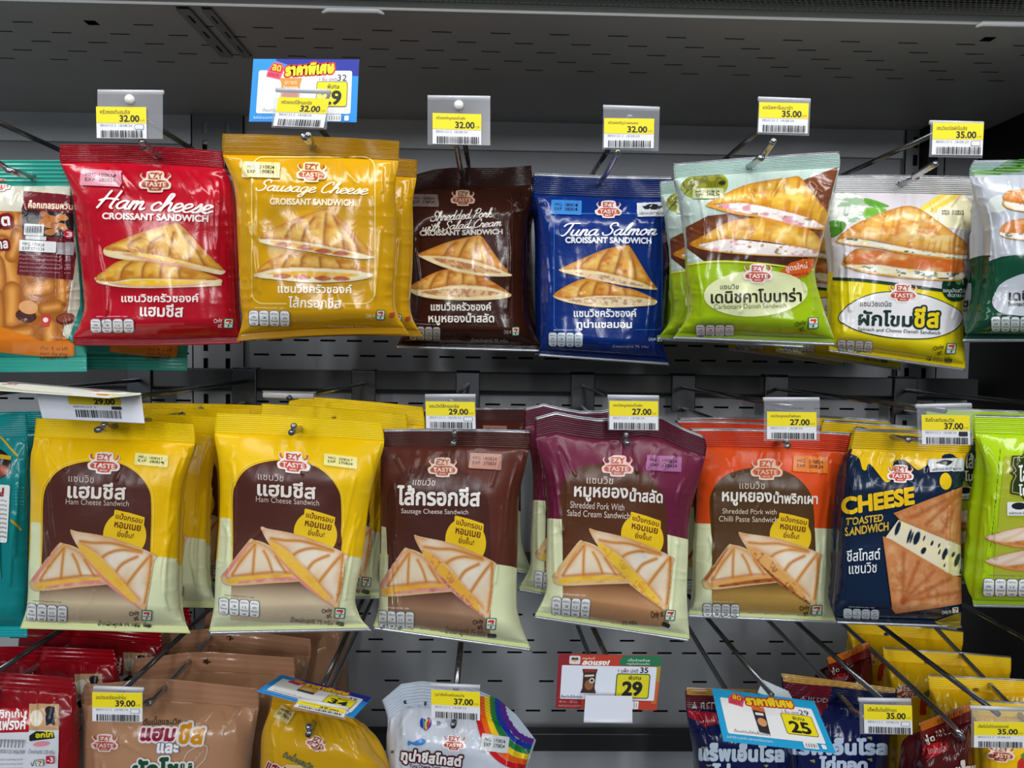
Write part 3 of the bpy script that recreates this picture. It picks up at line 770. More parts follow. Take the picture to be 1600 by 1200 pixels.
# ------------------------------------------------------------------ middle row: toast sandwich packets
def fit(src, dst):
    """affine that carries three design marks of one packet onto another's"""
    S = np.array([[x, y, 1] for x, y in src], float); D = np.array(dst, float)
    return np.linalg.solve(S, D).T if len(src) == 3 else None
MARKS = [(517, 298), (727, 1040), (236, 1032)]
ARCH = [(188, 1098), (200, 900), (213, 700), (216, 480), (240, 395), (300, 328), (400, 294), (500, 288), (600, 302), (680, 350), (732, 420), (746, 500), (742, 720), (735, 900), (720, 1105)]
def toast_art(b, A, upper, brown, mid, tan, rim, fillA, fillB, lumps, cream='e6ecc0'):
    b.use(A)
    b.clip0, b.clip1 = b.vs, b.vb
    b.poly('pouch', [(60, 572), (207, 590), (207, 920), (735, 920), (746, 752), (960, 778), (1000, 1250), (0, 1250)], cream)
    arch = cr(ARCH, 4)
    if rim: b.line('pouch', [(202, 900), (204, 480), (228, 390), (292, 318), (396, 283), (500, 277), (606, 292), (690, 341), (744, 415), (758, 500), (754, 720)], 5, rim)
    p = Pic(b, 180, 280, 760, 1110, 1.6)
    p.body(arch, brown, curve=False)
    c1, c2, c3 = (np.array(lin(x)) for x in (brown, mid, tan))
    def g(X, Y, C):
        t = np.clip((Y-520)/380, 0, 1)[..., None]**2; q = np.clip((Y-890)/100, 0, 1)[..., None]
        return (c1*(1-t)+c2*t)*(1-q)+c3*q
    p.grad(g); p.done('pouch')
    b.clip0, b.clip1 = 0, 1.0
    # claim badge
    P = 'claim_badge'
    b.ell(P, 617, 650, 106, 112, 'f2c81c'); b.poly(P, [(568, 524), (640, 540), (716, 562), (706, 650), (556, 620)], 'f2c81c')
    b.text(P, 'แป้งกรอบ', 574, 549, 707, 581, '6a2c14', .03, 11); b.text(P, 'หอมเนย', 567, 592, 697, 622, '6a2c14', .04, 9); b.text(P, 'ยิ่งขึ้น!', 582, 626, 662, 662, '6a2c14', .02, 7)
    # sandwiches
    q = Pic(b, 125, 610, 775, 1030)
    bread, bread2, brn = 'ecdcc0', 'dcbc88', 'b4600f'
    q.body([(285, 702), (318, 690), (400, 722), (500, 830), (545, 882), (540, 892), (400, 906), (190, 926), (152, 892), (165, 862)], bread2)
    q.body([(288, 706), (296, 712), (180, 880), (160, 880), (165, 862)], fillB, curve=False, mask=False, soft=2)
    lf = q.body([(302, 704), (326, 698), (400, 735), (478, 828), (530, 858), (360, 868), (182, 892), (200, 850)], bread, mask=False); q.edge(5, 'd08428', .95); q.mottle('f3ead8', 30, 30, 3, .8)
    q.body([(182, 892), (270, 874), (360, 864), (530, 856), (552, 882), (400, 893), (240, 908), (190, 914)], fillA, mask=False); q.mottle('e09a2c', 14, 5, 8, .5)
    q.body([(240, 902), (330, 888), (420, 876), (545, 868), (556, 884), (400, 898), (250, 912)], fillB, mask=False); q.mottle('f0c0a0' if not lumps else lumps, 9, 4, 4, .7)
    for L in ([(322, 712), (312, 790), (306, 862)], [(362, 745), (385, 790), (402, 848)], [(318, 715), (250, 800), (205, 870)], [(420, 770), (450, 820), (470, 850)]): (q.stroke(L, 15, 'e2a34c', .8, 3, lf), q.stroke(L, 5, brn, .8, 2, lf))
    q.stroke([(205, 876), (306, 862), (402, 850), (510, 850)], 10, 'c87420', .8, 3, lf)
    # right, leaning in front
    q.body([(350, 628), (390, 632), (560, 664), (762, 744), (760, 790), (722, 1004), (692, 1012), (545, 905), (480, 832), (392, 715)], bread2, n=8)
    q.mottle(bread, 12, 12, 6, .7)
    q.body([(392, 715), (470, 800), (560, 885), (690, 1000), (660, 990), (545, 903), (470, 822)], fillB, mask=False)
    if lumps: q.mottle(lumps, 5, 5, 9, .9, .4, .6)
    q.body([(383, 690), (470, 735), (560, 825), (655, 932), (668, 985), (600, 930), (520, 858), (440, 775)], fillA, mask=False); q.mottle('eda93a', 12, 12, 2, .5)
    if lumps: q.mottle(lumps, 6, 6, 12, .7, .55, .7)
    rf = q.body([(352, 630), (390, 636), (560, 667), (756, 746), (752, 800), (718, 996), (672, 955), (600, 866), (510, 765), (430, 708), (380, 685)], bread, mask=False, n=8)
    q.edge(6, 'd98e34', .95); q.mottle('f4ecdd', 28, 28, 13, .8)
    for L in ([(495, 770), (540, 738), (610, 722), (700, 735)], [(575, 832), (610, 790), (680, 756)], [(632, 890), (665, 845), (705, 795), (740, 755)], [(748, 745), (742, 850), (716, 985)], [(400, 680), (470, 688), (560, 690), (700, 728)]): (q.stroke(L, 18, 'e2a34c', .8, 3, rf), q.stroke(L, 6, brn, .8, 2.5, rf))
    q.stroke([(480, 752), (560, 820), (640, 912), (690, 965)], 12, 'dc9636', .75, 4, rf)
    q.done('sandwich_picture')
    b.use()

def yellow(b, A, d1, d2, txt):
    toast_art(b, A, 'f5c400', '522820', '6a4030', 'd2bf9e', 'f6d94a', 'f0c04a', 'dd8a80', None)
    b.use(A)
    b.logo(517, 298, 158, 3)
    b.text('product_name', 'แซนวิช', 343, 356, 467, 390, 'c9b9ae', 0, 3); b.text('product_name', 'แฮมชีส', 338, 390, 625, 472, 'efe6da', .045, 2); b.text('product_name', 'Ham Cheese Sandwich', 330, 474, 640, 503, 'cdbcae', .0, 2)
    b.date(668, 254, 830, 312, d1, d2, 'f6ee9a', 5)
    b.nutri(137, 990, 335, 1074, 3)
    b.text('store_logo', 'Only', 640, 1020, 690, 1048, '3a342e', .02, -12); b.text('store_logo', 'at', 662, 1046, 686, 1066, '3a342e', .02, -12); b.seven(701, 1016, 752, 1067, 3)
    b.text('net_weight', 'น้ำหนักสุทธิ 75 กรัม', 486, 1072, 692, 1106, '3a342e', .0, 3); b.rr('net_weight', 708, 1086, 748, 1104, 5, '3c4034', 3)
    b.use()
yel_a = Bag('sandwich_packet', 'yellow ham cheese toast packet under the folded 29.00 tag, front of its hook', 'yellow ham cheese toast packets', (0, 630, 3.159),
  [(178, 75), (165, 195), (150, 280), (150, 500), (141, 800), (132, 1000), (98, 1112)], [(957, 105), (961, 210), (905, 400), (891, 600), (886, 770), (890, 1000), (940, 1136)],
  (560, 118), .577, 'f6c500', 'f8d400', 'dfe6a8', T=.02, silver=False, silver_foot=False, bands=[(.67, 'f6c500'), (1, 'e6ecc0')], seed=3, kind='satin', bump=[0, -6, 0], darkcap=True)
yellow(yel_a, None, '180824 T', '280824', None); yel_a.close()
yel_b = Bag('sandwich_packet', 'yellow ham cheese toast packet beside the plain brown one, front of its hook', 'yellow ham cheese toast packets', (310, 630, 3.159),
  [(90, 50), (80, 170), (100, 300), (106, 500), (86, 800), (76, 1000), (48, 1142)], [(905, 95), (916, 205), (880, 330), (842, 500), (812, 750), (772, 1000), (856, 1124)],
  (500, 130), .56, 'f6c800', 'f8d600', 'dfe6a8', T=.02, silver=False, bands=[(.66, 'f6c800'), (1, 'e6ecc0')], seed=5, kind='satin', bump=[0, -6, 0], darkcap=True)
yellow(yel_b, fit(MARKS, [(470, 295), (697, 1030), (205, 1005)]), '200824 T', '270824', None); yel_b.close()
b = Bag('sandwich_packet', 'plain brown sausage cheese toast packet with a cream foot, front of its hook', 'brown sausage cheese toast packets', (570, 640, 3.076),
  [(85, 95), (88, 180), (75, 250), (75, 500), (70, 800), (66, 950), (34, 1056)], [(795, 100), (795, 170), (745, 400), (735, 650), (730, 900), (742, 1000), (802, 1164)],
  (432, 148), .60, '5c2c22', '4e221a', 'dbe6a0', T=.022, bands=[(.62, '5c2c22'), (1, 'e6ecc0')], seed=8, kind='satin', bump=[0, -5, 0], darkcap=False, vs=.085)
A = fit(MARKS, [(375, 280), (605, 1025), (153, 1005)])
toast_art(b, A, '5c2c22', '4a231c', '583026', 'a07a5e', None, 'ecb23e', 'dd9a8c', 'b8605c')
b.logo(375, 280, 138, 1, 'e6c8b8', 'a85a44')
b.text('product_name', 'แซนวิช', 232, 332, 340, 365, 'ddd0c6', 0, 2, .15); b.text('product_name', 'ไส้กรอกชีส', 158, 365, 555, 462, 'f4efe8', .05, 1); b.text('product_name', 'Sausage Cheese Sandwich', 178, 476, 497, 507, 'd6c9c0', .01, 1)
b.date(500, 214, 655, 288, '180824', '270824', 'b98878', 3, '6a3a34'); b.nutri(68, 964, 238, 1050, 2)
b.text('store_logo', 'Only', 520, 1004, 570, 1032, '2a201c', .02, -12); b.text('store_logo', 'at', 542, 1030, 566, 1050, '2a201c', .02, -12); b.seven(582, 1000, 630, 1053, 3); b.text('net_weight', 'น้ำหนักสุทธิ 75 กรัม', 388, 1042, 580, 1090, '6a4a3a', 0, 5); b.rr('net_weight', 590, 1072, 632, 1092, 5, '2a2420', 3)
b.close(); brown_bag = b

b = Bag('sandwich_packet', 'plum purple shredded pork salad cream toast packet, front of its hook', 'plum shredded pork toast packets', (820, 630, 3.157),
  [(50, 70), (52, 170), (100, 370), (110, 550), (105, 800), (104, 930), (42, 1062)], [(880, 160), (895, 235), (842, 440), (812, 560), (805, 750), (800, 960), (815, 1178)],
  (482, 180), .58, '6a1f3c', '541429', 'd2de9c', T=.022, bands=[(.5, '6a1f3c'), (1, 'e6ecc0')], seed=11, kind='satin', bump=[0, -40, -30, -28, -45, -80, -75, -30, 0], vs=.1, wr=1.35)
A = fit(MARKS, [(457, 312), (712, 1042), (232, 1004)])
toast_art(b, A, '6a1f3c', '56301a', '6a3c22', 'b8875c', None, 'eec43c', 'e4b878', 'd09030')
b.logo(457, 312, 152, 1, 'ecc8c0', 'b8624e')
b.text('product_name', 'แซนวิช', 305, 362, 435, 397, 'd8c4b4', 0, 2); b.text('product_name', 'หมูหยอง', 243, 412, 508, 486, 'f2e9e2', .045, 2); b.text('product_name', 'น้ำสลัด', 516, 418, 678, 488, 'f2e9e2', .045, 3)
b.text('product_name', 'Shredded Pork With', 225, 488, 490, 522, 'd8c4b8', .01, 3); b.text('product_name', 'Salad Cream Sandwich', 207, 530, 517, 562, 'd8c4b8', .01, 3)
b.date(598, 262, 770, 336, '180824', '270824', 'a0608e', 3); b.nutri(135, 957, 322, 1048, 4)
b.text('store_logo', 'Only at', 622, 1020, 682, 1062, '3a2a18', .02, -8); b.seven(688, 1018, 738, 1068, 5); b.text('net_weight', '75 กรัม', 480, 1068, 552, 1088, '2a201c', .02, -4); b.rr('net_weight', 676, 1078, 716, 1098, 5, '20241c', 25)
b.close(); plum_bag = b

b = Bag('sandwich_packet', 'bright orange shredded pork chilli paste toast packet, front of its hook', 'orange chilli paste toast packets', (1060, 640, 3.429),
  [(60, 100), (120, 205), (108, 350), (95, 600), (84, 800), (79, 1000), (45, 1112)], [(930, 125), (905, 225), (868, 350), (845, 600), (832, 800), (824, 1000), (857, 1148)],
  (532, 175), .63, 'e4501a', 'd43c12', 'd2dc9c', T=.021, bands=[(.5, 'e4501a'), (1, 'e6ecc0')], seed=14, kind='satin', bump=[0, -8, 0], vs=.1)
A = fit(MARKS, [(470, 322), (740, 1070), (228, 1070)])
toast_art(b, A, 'e4501a', '55381c', '60421f', 'c49a4a', None, 'e2a860', 'a85a24', '7a2c12')
b.logo(470, 322, 168, 1, 'f2cdb4', 'd05a30')
b.text('product_name', 'แซนวิช', 325, 386, 460, 424, 'd8c6b0', 0, 1); b.text('product_name', 'หมูหยอง', 233, 440, 498, 515, 'f2ebe0', .045, 1); b.text('product_name', 'น้ำพริกเผา', 506, 438, 742, 504, 'f2ebe0', .045, 1)
b.text('product_name', 'Shredded Pork with', 235, 530, 523, 558, 'd8c6b0', .01, 1); b.text('product_name', 'Chilli Paste Sandwich', 217, 570, 528, 600, 'd8c6b0', .01, 1)
b.date(612, 254, 797, 338, '210824', '300824', 'f08434', 3); b.nutri(130, 1034, 327, 1108, 1)
b.text('store_logo', 'Only', 648, 1044, 702, 1076, '2a2018', .02, -12); b.text('store_logo', 'at', 670, 1076, 696, 1100, '2a2018', .02, -12); b.seven(710, 1042, 768, 1096, 1)
b.close(); orange_bag = b

def toasted(p, outer, fan, hub, seed):
    d = p.body(outer, 'cf8a58', curve=False); p.mottle('e2ad7c', 14, 14, seed, .8); p.mottle('b4632e', 6, 6, seed+1, .6, .5, .8)
    for t in fan: p.stroke([hub, ((hub[0]+t[0])/2, (hub[1]+t[1])/2), t], 13, 'a4501e', .75, 5, d)
    p.sd = d; p.edge(4, 'c0783c', .8)
b = Bag('sandwich_packet', 'navy blue cheese toasted sandwich packet with yellow melting top', 'navy cheese toast packets', (1290, 620, 3.242),
  [(150, 160), (125, 280), (97, 340), (62, 600), (46, 900), (34, 1060), (60, 1150)], [(742, 185), (735, 262), (714, 310), (691, 500), (686, 800), (690, 1000), (690, 1172)],
  (340, 205), .60, '10233e', 'e6c01a', '0c1a30', T=.020, seed=17, bump=[0, -2, 0], vs=.105)
b.clip0 = b.vs
b.poly('pouch', cr([(60, 262), (760, 262), (722, 300), (700, 385), (680, 330), (640, 292), (590, 300), (584, 345), (530, 340), (470, 372), (430, 345), (395, 322), (345, 332), (330, 420), (300, 430), (262, 385), (228, 345), (212, 345), (205, 372), (185, 366), (168, 312), (120, 292), (90, 330)], 4, True), 'e9bf14', 1.2)
b.ell('pouch', 606, 428, 30, 42, 'e9bf14'); b.line('pouch', [(215, 345), (225, 420), (280, 455)], 3, '6a86a8'); b.line('pouch', [(420, 425), (500, 458), (600, 450)], 3, '6a86a8'); b.poly('pouch', [(548, 1135), (690, 1085), (700, 1180), (560, 1150)], '8a7a1e')
b.clip0 = 0
p = Pic(b, 275, 440, 700, 1100)
dd = p.body([(365, 622), (700, 760), (700, 905), (640, 905), (300, 712)], 'e6dcc0', curve=False); p.mottle('f0e2a0', 18, 18, 4, .8)
for (x, y, rx, ry) in ((362, 665, 12, 36), (420, 705, 8, 36), (432, 712, 6, 30), (458, 715, 16, 34), (492, 778, 13, 18), (495, 715, 5, 14), (535, 740, 7, 14), (570, 752, 5, 12), (572, 785, 5, 14), (600, 795, 14, 30), (640, 798, 8, 14), (660, 826, 12, 34), (600, 852, 8, 10), (680, 880, 7, 18)):
    p.blend(np.where(dd > 0, np.clip(sd_ell((p.X-x)+(p.Y-y)*.3, p.Y-y, 0, 0, rx, ry)/2+.5, 0, 1), 0), '14243e')
toasted(p, [(340, 588), (700, 448), (702, 762), (560, 700), (372, 622)], [(430, 612), (505, 645), (585, 685), (655, 725)], (690, 478), 3)
toasted(p, [(286, 704), (330, 722), (640, 905), (700, 912), (700, 1046), (352, 1094), (334, 1072)], [(392, 785), (470, 830), (545, 880), (625, 920), (680, 985)], (388, 1035), 7)
p.done('sandwich_picture')
b.logo(375, 392, 132, 2)
b.text('product_name', 'CHEESE', 82, 482, 452, 572, 'f0c41c', .1, -9, .12); b.text('product_name', 'TOASTED', 108, 602, 290, 640, 'd9b43a', .05, -7, .2); b.text('product_name', 'SANDWICH', 98, 646, 320, 690, 'd9b43a', .05, -8, .2)
b.text('product_name', 'ชีสโทสต์', 110, 766, 275, 828, 'e8edf2', .02, -4, .1); b.text('product_name', 'แซนวิช', 118, 840, 255, 892, 'e8edf2', .01, -4, .1)
b.rr('importer_sticker', 520, 316, 694, 380, 4, 'cfd3d8', -3); b.poly('importer_sticker', [(545, 338), (600, 322), (655, 330), (612, 352)], '1c2024'); b.text('importer_sticker', 'ผลิตและจัดจำหน่าย', 540, 358, 680, 374, '30343a', .02, -3)
b.nutri(88, 1068, 270, 1122, 2, bg='dfe6ec'); b.seven(634, 1062, 668, 1092, -5); b.text('store_logo', 'Only at', 585, 1074, 630, 1096, 'e0e4e8', .02, -10)
b.close(); navy_bag = b

b = Bag('sandwich_packet', 'lime green toast packet at the right edge of the middle row', 'lime toast packets', (1290, 620, 3.242),
  [(752, 88), (760, 200), (800, 370), (776, 600), (752, 850), (741, 980), (750, 1065)], [(1500, 110), (1490, 210), (1450, 370), (1440, 600), (1440, 850), (1450, 980), (1500, 1080)],
  (1128, 175), .585, 'a9cc14', 'b4d61c', '8fae20', T=.02, seed=21, vs=.1, darkcap=True)
b.line('pouch', [(885, 265), (865, 500), (835, 750), (832, 760)], 3, '3c4a18', False)
b.poly('pouch', [(905, 300), (1400, 300), (1400, 920), (850, 920), (870, 640)], 'a8b030')
FR = [(1170, 268), (1010, 268), (990, 300), (940, 300), (935, 350), (950, 372), (925, 385), (950, 400), (935, 430), (930, 490), (985, 500), (1010, 530), (1170, 530)]
b.poly('product_name', FR, '2c3a14'); b.poly('product_name', FR, 'b8b070', grow=-8); b.poly('product_name', FR, '2c3a14', grow=-12)
b.text('product_name', 'ไส้กรอก', 972, 345, 1150, 430, 'f2f2ea', .05); b.text('product_name', 'โบโลน่า', 972, 440, 1120, 500, 'f2f2ea', .05)
b.rr('importer_sticker', 916, 532, 1100, 600, 3, 'e8eaea'); b.ell('importer_sticker', 975, 552, 38, 18, '202428'); b.text('importer_sticker', 'ผลิตและจัดจำหน่าย', 925, 578, 1080, 594, '30343a', .02)
p = Pic(b, 800, 640, 1260, 900)
for y in (0, 118):
    p.body([(806, 715+y), (860, 690+y), (1005, 655+y), (1240, 640+y), (1240, 745+y), (1005, 765+y), (880, 745+y)], 'cf8d50'); p.mottle('b0602a', 8, 5, 3, .7)
    d = p.body([(810, 712+y), (870, 690+y), (1005, 660+y), (1240, 645+y), (1240, 700+y), (1005, 725+y), (900, 735+y)], 'e8ddd0', mask=False); p.edge(4, 'd8a878'); p.stroke([(900, 725+y), (960, 700+y), (1000, 680+y)], 10, 'd49a60', .6, 5, d)
p.done('sandwich_picture')
b.nutri(795, 918, 1030, 1008, 1); b.close(); lime_bag = b

b = Bag('sausage_packet', 'teal packet at the left edge of the middle row with yellow dashes', 'teal meat packets, middle row', (0, 630, 3.159),
  [(-640, 90), (-640, 190), (-640, 300), (-640, 600), (-640, 900), (-640, 1040), (-640, 1150)], [(132, 55), (136, 200), (140, 300), (142, 600), (138, 900), (136, 1030), (134, 1156)],
  (-240, 120), .60, '0e8487', '129396', '14a0a6', T=.014, silver=False, silver_foot=False, seed=23, vs=.1, vb=.95)
for (x, y) in ((0, 165), (45, 215), (58, 578), (0, 0)):
    if x or y: b.line('pouch', [(x, y), (x+42, y+45)], 11, 'c0a020', False)
for i in range(4):
    for j in range(6): b.ell('pouch', 82+i*10, 418+j*16, 2.2, 2.2, '8fd0ce', .5)
b.poly('pouch', [(-640, 600), (0, 400), (6, 860), (-640, 1000)], 'c9d6d4')
b.ell('sausage_picture', -40, 300, 95, 78, '201414'); b.poly('sausage_picture', [(-90, 240), (58, 262), (56, 282), (-90, 262)], 'c0a020'); b.ell('sausage_picture', 18, 330, 26, 22, 'a8502c', rot=30); b.ell('sausage_picture', -10, 350, 30, 20, '8c3a20')
b.rr('info_sticker', -160, 398, 44, 682, 10, 'eceff0', 3)
for k in range(9): b.text('info_sticker', 'ส่วนประกอบสำคัญ', -100, 470+k*22, 34, 484+k*22, '3a3c44', .01, 3)
b.text('info_sticker', 'ชนู', -40, 412, 22, 458, '9a2a30', .05, 5)
b.close(); teal2_bag = b
# ------------------------------------------------------------------ upper row: croissant sandwich packets
def crois(b, tops, sides, fills, ridges, crust='eab542', dark='c27c1e', pale='efdcae', speck=None, seed=1, box=None, hi='f4cf74'):
    A = np.concatenate([np.array(t) for t in tops+sides]); lo, hi_ = A.min(0)-4, A.max(0)+4
    q = Pic(b, *lo, *hi_)
    for i in (1, 0):                                     # the lower half first, the upper one rests on it
        sd = q.body(sides[i], pale); q.edge(2.5, 'd8b878', .7); q.mottle('f6ebcc', 12, 6, seed+i, .6)
        for pts, c in fills[i]:
            f = q.body(pts, c, mask=False)
            if speck: q.mottle(speck, 5, 4, seed+3+i, .8, .45, .62)
            else: q.mottle('fff0c0', 10, 4, seed+9, .3)
        t = q.body(tops[i], crust); q.mottle(dark, 15, 9, seed+5+i, .9, .42, .72); q.mottle(hi, 13, 8, seed+7+i, .8, .5, .75)
        for L in ridges[i]:
            L = np.array(L, float); q.stroke(L+np.array([-16, 4]), 22, hi, .6, 7, t); q.stroke(L+np.array([6, 0]), 14, 'b4661a', .6, 6, t); q.stroke(L, 6, '7e3c0a', .85, 3, t)
        q.sd = t; q.edge(4.5, 'b4671a', .85)
    q.done('sandwich_picture')

b = Bag('sandwich_packet', 'crimson ham cheese croissant sandwich packet in the upper row', None, (80, 200, 3.333),
  [(46, 88), (48, 180), (105, 330), (142, 600), (168, 860), (160, 985), (92, 1130)], [(890, 122), (905, 215), (946, 330), (962, 600), (972, 900), (984, 1040), (992, 1122)],
  (556, 145), .577, 'b50d24', '9d0b1e', '8c0a1a', T=.02, silver=False, silver_foot=False, seed=31, bump=[0, -14, 0], bot_bump=[0, 8, 0])
b.date(157, 222, 368, 306, '180824', '280824', 'd68a9c', 3); b.logo(545, 285, 165, 1, 'e6cbb8', 'a04632')
b.scr('product_name', 'Ham cheese', 240, 334, 846, 436, 'f6ece8', .2, 3); b.text('product_name', 'CROISSANT SANDWICH', 270, 448, 820, 484, 'f2e2de', .085, 1.5)
crois(b, [[(284, 632), (300, 614), (450, 552), (600, 506), (665, 499), (720, 545), (800, 640), (896, 738), (800, 720), (650, 684), (480, 652), (330, 640)],
          [(238, 778), (300, 728), (370, 690), (500, 692), (680, 720), (800, 752), (876, 788), (760, 790), (600, 786), (440, 784), (330, 800), (260, 796)]],
         [[(282, 628), (330, 640), (480, 650), (650, 682), (800, 718), (896, 738), (900, 756), (862, 762), (700, 724), (520, 694), (380, 686), (286, 664)],
          [(236, 778), (330, 798), (440, 784), (600, 786), (760, 790), (878, 786), (884, 812), (860, 824), (600, 834), (400, 832), (262, 812), (236, 792)]],
         [[([(370, 656), (500, 668), (640, 700), (790, 736), (700, 722), (500, 690)], 'd98c80'), ([(390, 650), (540, 664), (680, 698), (800, 728), (700, 712), (520, 680)], 'efc010')],
          [([(300, 806), (480, 816), (700, 814), (830, 806), (700, 830), (420, 828)], 'd8a08c'), ([(350, 804), (480, 792), (640, 794), (800, 800), (700, 814), (480, 820), (390, 814)], 'efc010')]],
         [[[(405, 640), (415, 600), (470, 572)], [(508, 648), (522, 598), (585, 560)], [(618, 668), (628, 600), (640, 545)], [(722, 690), (718, 620), (690, 540)], [(800, 715), (770, 660), (720, 590)]],
          [[(365, 790), (380, 735), (420, 700)], [(478, 782), (482, 730), (500, 700)], [(572, 782), (574, 740), (578, 706)], [(672, 784), (668, 750), (664, 724)]]], seed=4)
b.text('thai_name', 'แซนวิชครัวซองค์', 370, 862, 770, 908, 'f4e6e2', .04); b.text('thai_name', 'แฮมชีส', 466, 916, 690, 984, 'f6ece8', .045, 1)
b.nutri(210, 994, 435, 1062, 0, bg='ece6e8'); b.seven(897, 992, 945, 1038, 1); b.text('store_logo', 'Only', 846, 992, 890, 1016, 'e8d8d8', .02, -8); b.text('store_logo', 'at', 868, 1016, 888, 1034, 'e8d8d8', .02)
b.close(); ham_bag = b

b = Bag('sandwich_packet', 'mustard yellow sausage cheese croissant packet under the blue promotion card', 'mustard croissant packets', (340, 190, 3.243),
  [(25, 62), (28, 175), (85, 340), (100, 600), (115, 900), (124, 1010), (96, 1114)], [(920, 100), (916, 210), (900, 330), (905, 500), (904, 700), (900, 940), (972, 1078)],
  (482, 132), .54, 'cf9a06', 'b3830a', 'b88708', T=.021, silver=False, silver_foot=False, seed=35, bump=[0, -6, 0], bot_bump=[0, -14, 0], vs=.1, wr=1.05, ridges=12)
b.rr('pouch', 172, 178, 800, 926, 62, 'e8cf72', 0, 1.2, 7); b.rr('pouch', 352, 900, 636, 950, 4, 'cf9a06')
b.date(128, 210, 318, 288, '210824', '280824', 'ddd093', 2); b.logo(478, 262, 150, 2, 'f0dcb0', 'b04a2c')
b.scr('product_name', 'Sausage Cheese', 196, 304, 764, 388, 'f6edcc', .2, 2); b.text('product_name', 'CROISSANT SANDWICH', 268, 392, 692, 426, 'f4e9c4', .085, 1)
crois(b, [[(216, 590), (280, 545), (400, 492), (540, 446), (582, 450), (660, 530), (730, 610), (790, 682), (700, 662), (560, 632), (400, 606), (260, 596)],
          [(196, 768), (250, 714), (330, 676), (390, 660), (530, 682), (650, 702), (720, 730), (776, 768), (680, 752), (540, 744), (400, 740), (280, 750)]],
         [[(214, 586), (260, 596), (400, 606), (560, 632), (700, 662), (790, 682), (786, 694), (700, 696), (500, 666), (320, 638), (222, 614)],
          [(194, 770), (280, 748), (400, 738), (540, 742), (680, 750), (778, 768), (772, 792), (650, 812), (450, 816), (300, 802), (200, 788)]],
         [[([(270, 606), (420, 620), (560, 646), (690, 672), (660, 680), (480, 656), (330, 632)], 'eab030')]+[([(x-46, y), (x, y-14), (x+44, y+2), (x, y+14)], 'b65a3e') for x, y in ((335, 626), (448, 640), (540, 656), (628, 668))],
          [([(250, 772), (420, 758), (600, 764), (720, 776), (640, 790), (420, 786)], 'eab030')]+[([(x-46, y), (x, y-14), (x+46, y+2), (x, y+14)], 'b65a3e') for x, y in ((330, 784), (430, 790), (535, 794), (628, 796))]],
         [[[(345, 596), (372, 540), (420, 505)], [(430, 604), (452, 540), (490, 490)], [(540, 622), (545, 550), (552, 470)], [(640, 646), (630, 570), (590, 480)], [(715, 660), (690, 600), (640, 540)]],
          [[(330, 744), (345, 710), (370, 680)], [(425, 738), (428, 700), (440, 680)], [(525, 740), (522, 710), (520, 690)], [(625, 746), (618, 720), (605, 704)]]], seed=9, crust='e8b450', pale='f0e6c4')
b.text('thai_name', 'แซนวิชครัวซองค์', 308, 824, 682, 870, 'f8f0d8', .04, .5); b.text('thai_name', 'ไส้กรอกชีส', 360, 886, 628, 944, 'f8f0d8', .03, 1)
b.nutri(163, 956, 367, 1032, 1); b.seven(802, 953, 845, 1000, 2); b.text('store_logo', 'Only at', 752, 968, 796, 992, 'f0e2b0', .02, -6); b.rr('store_logo', 866, 968, 892, 990, 2, 'a8482c')
b.text('net_weight', 'น้ำหนักสุทธิ 75 กรัม', 560, 1024, 780, 1042, 'e8d8a0', 0, 1)
b.close(); mustard_bag = b

b = Bag('sandwich_packet', 'dark brown shredded pork salad cream croissant packet in the upper row', 'dark brown croissant packets', (610, 230, 3.529),
  [(70, 185), (52, 270), (66, 400), (70, 600), (82, 850), (74, 1000), (30, 1108)], [(776, 100), (783, 200), (778, 320), (756, 400), (752, 600), (756, 900), (842, 1130)],
  (398, 160), .70, '391b12', '2b120d', '241009', T=.024, silver=False, seed=40, bump=[0, -30, -42, -40, -30, -18, -8, -2, 0], vs=.1, wr=1.05)
b.rr('pouch', 118, 290, 672, 955, 36, '694433', 0, 1.2, 4); b.rr('pouch', 200, 930, 585, 975, 4, '391b12')
b.date(108, 264, 266, 332, '180824', '270824', '75635c', 1); b.logo(400, 285, 130, 1, 'd6b49c', '96533a')
b.scr('product_name', 'Shredded Pork', 220, 346, 565, 402, 'ded4ca', .2, -4); b.scr('product_name', 'with Salad Cream', 176, 402, 612, 452, 'ded4ca', .2, -4); b.text('product_name', 'CROISSANT SANDWICH', 164, 456, 617, 486, 'd2c6bc', .085, -1)
crois(b, [[(154, 592), (230, 556), (340, 516), (460, 490), (502, 492), (560, 570), (610, 640), (660, 700), (580, 664), (450, 624), (330, 604), (220, 598)],
          [(108, 774), (180, 724), (260, 686), (330, 674), (420, 690), (490, 702), (570, 746), (656, 806), (560, 776), (440, 762), (330, 764), (200, 786)]],
         [[(152, 594), (220, 598), (330, 604), (450, 624), (580, 664), (660, 698), (656, 712), (540, 712), (400, 692), (290, 662), (190, 620)],
          [(106, 778), (200, 786), (330, 764), (440, 762), (560, 776), (658, 806), (640, 832), (500, 844), (300, 842), (170, 824), (112, 796)]],
         [[([(230, 610), (360, 626), (520, 664), (610, 694), (480, 692), (330, 656)], 'd8a878')], [([(170, 800), (330, 782), (480, 784), (600, 806), (480, 824), (300, 822)], 'e0bc8c')]],
         [[[(300, 600), (320, 560), (360, 525)], [(380, 610), (400, 560), (430, 510)], [(450, 620), (470, 560), (480, 505)], [(540, 645), (535, 580), (505, 510)]],
          [[(220, 778), (240, 730), (270, 695)], [(310, 764), (318, 720), (325, 685)], [(400, 760), (402, 720), (400, 692)], [(480, 764), (478, 730), (470, 706)]]], seed=14, crust='e2a044', dark='b05c1c', speck='a86a3c')
b.text('thai_name', 'แซนวิชครัวซองค์', 225, 854, 556, 902, 'e8e0d8', .04); b.text('thai_name', 'หมูหยองน้ำสลัด', 212, 912, 572, 982, 'eee8e0', .04)
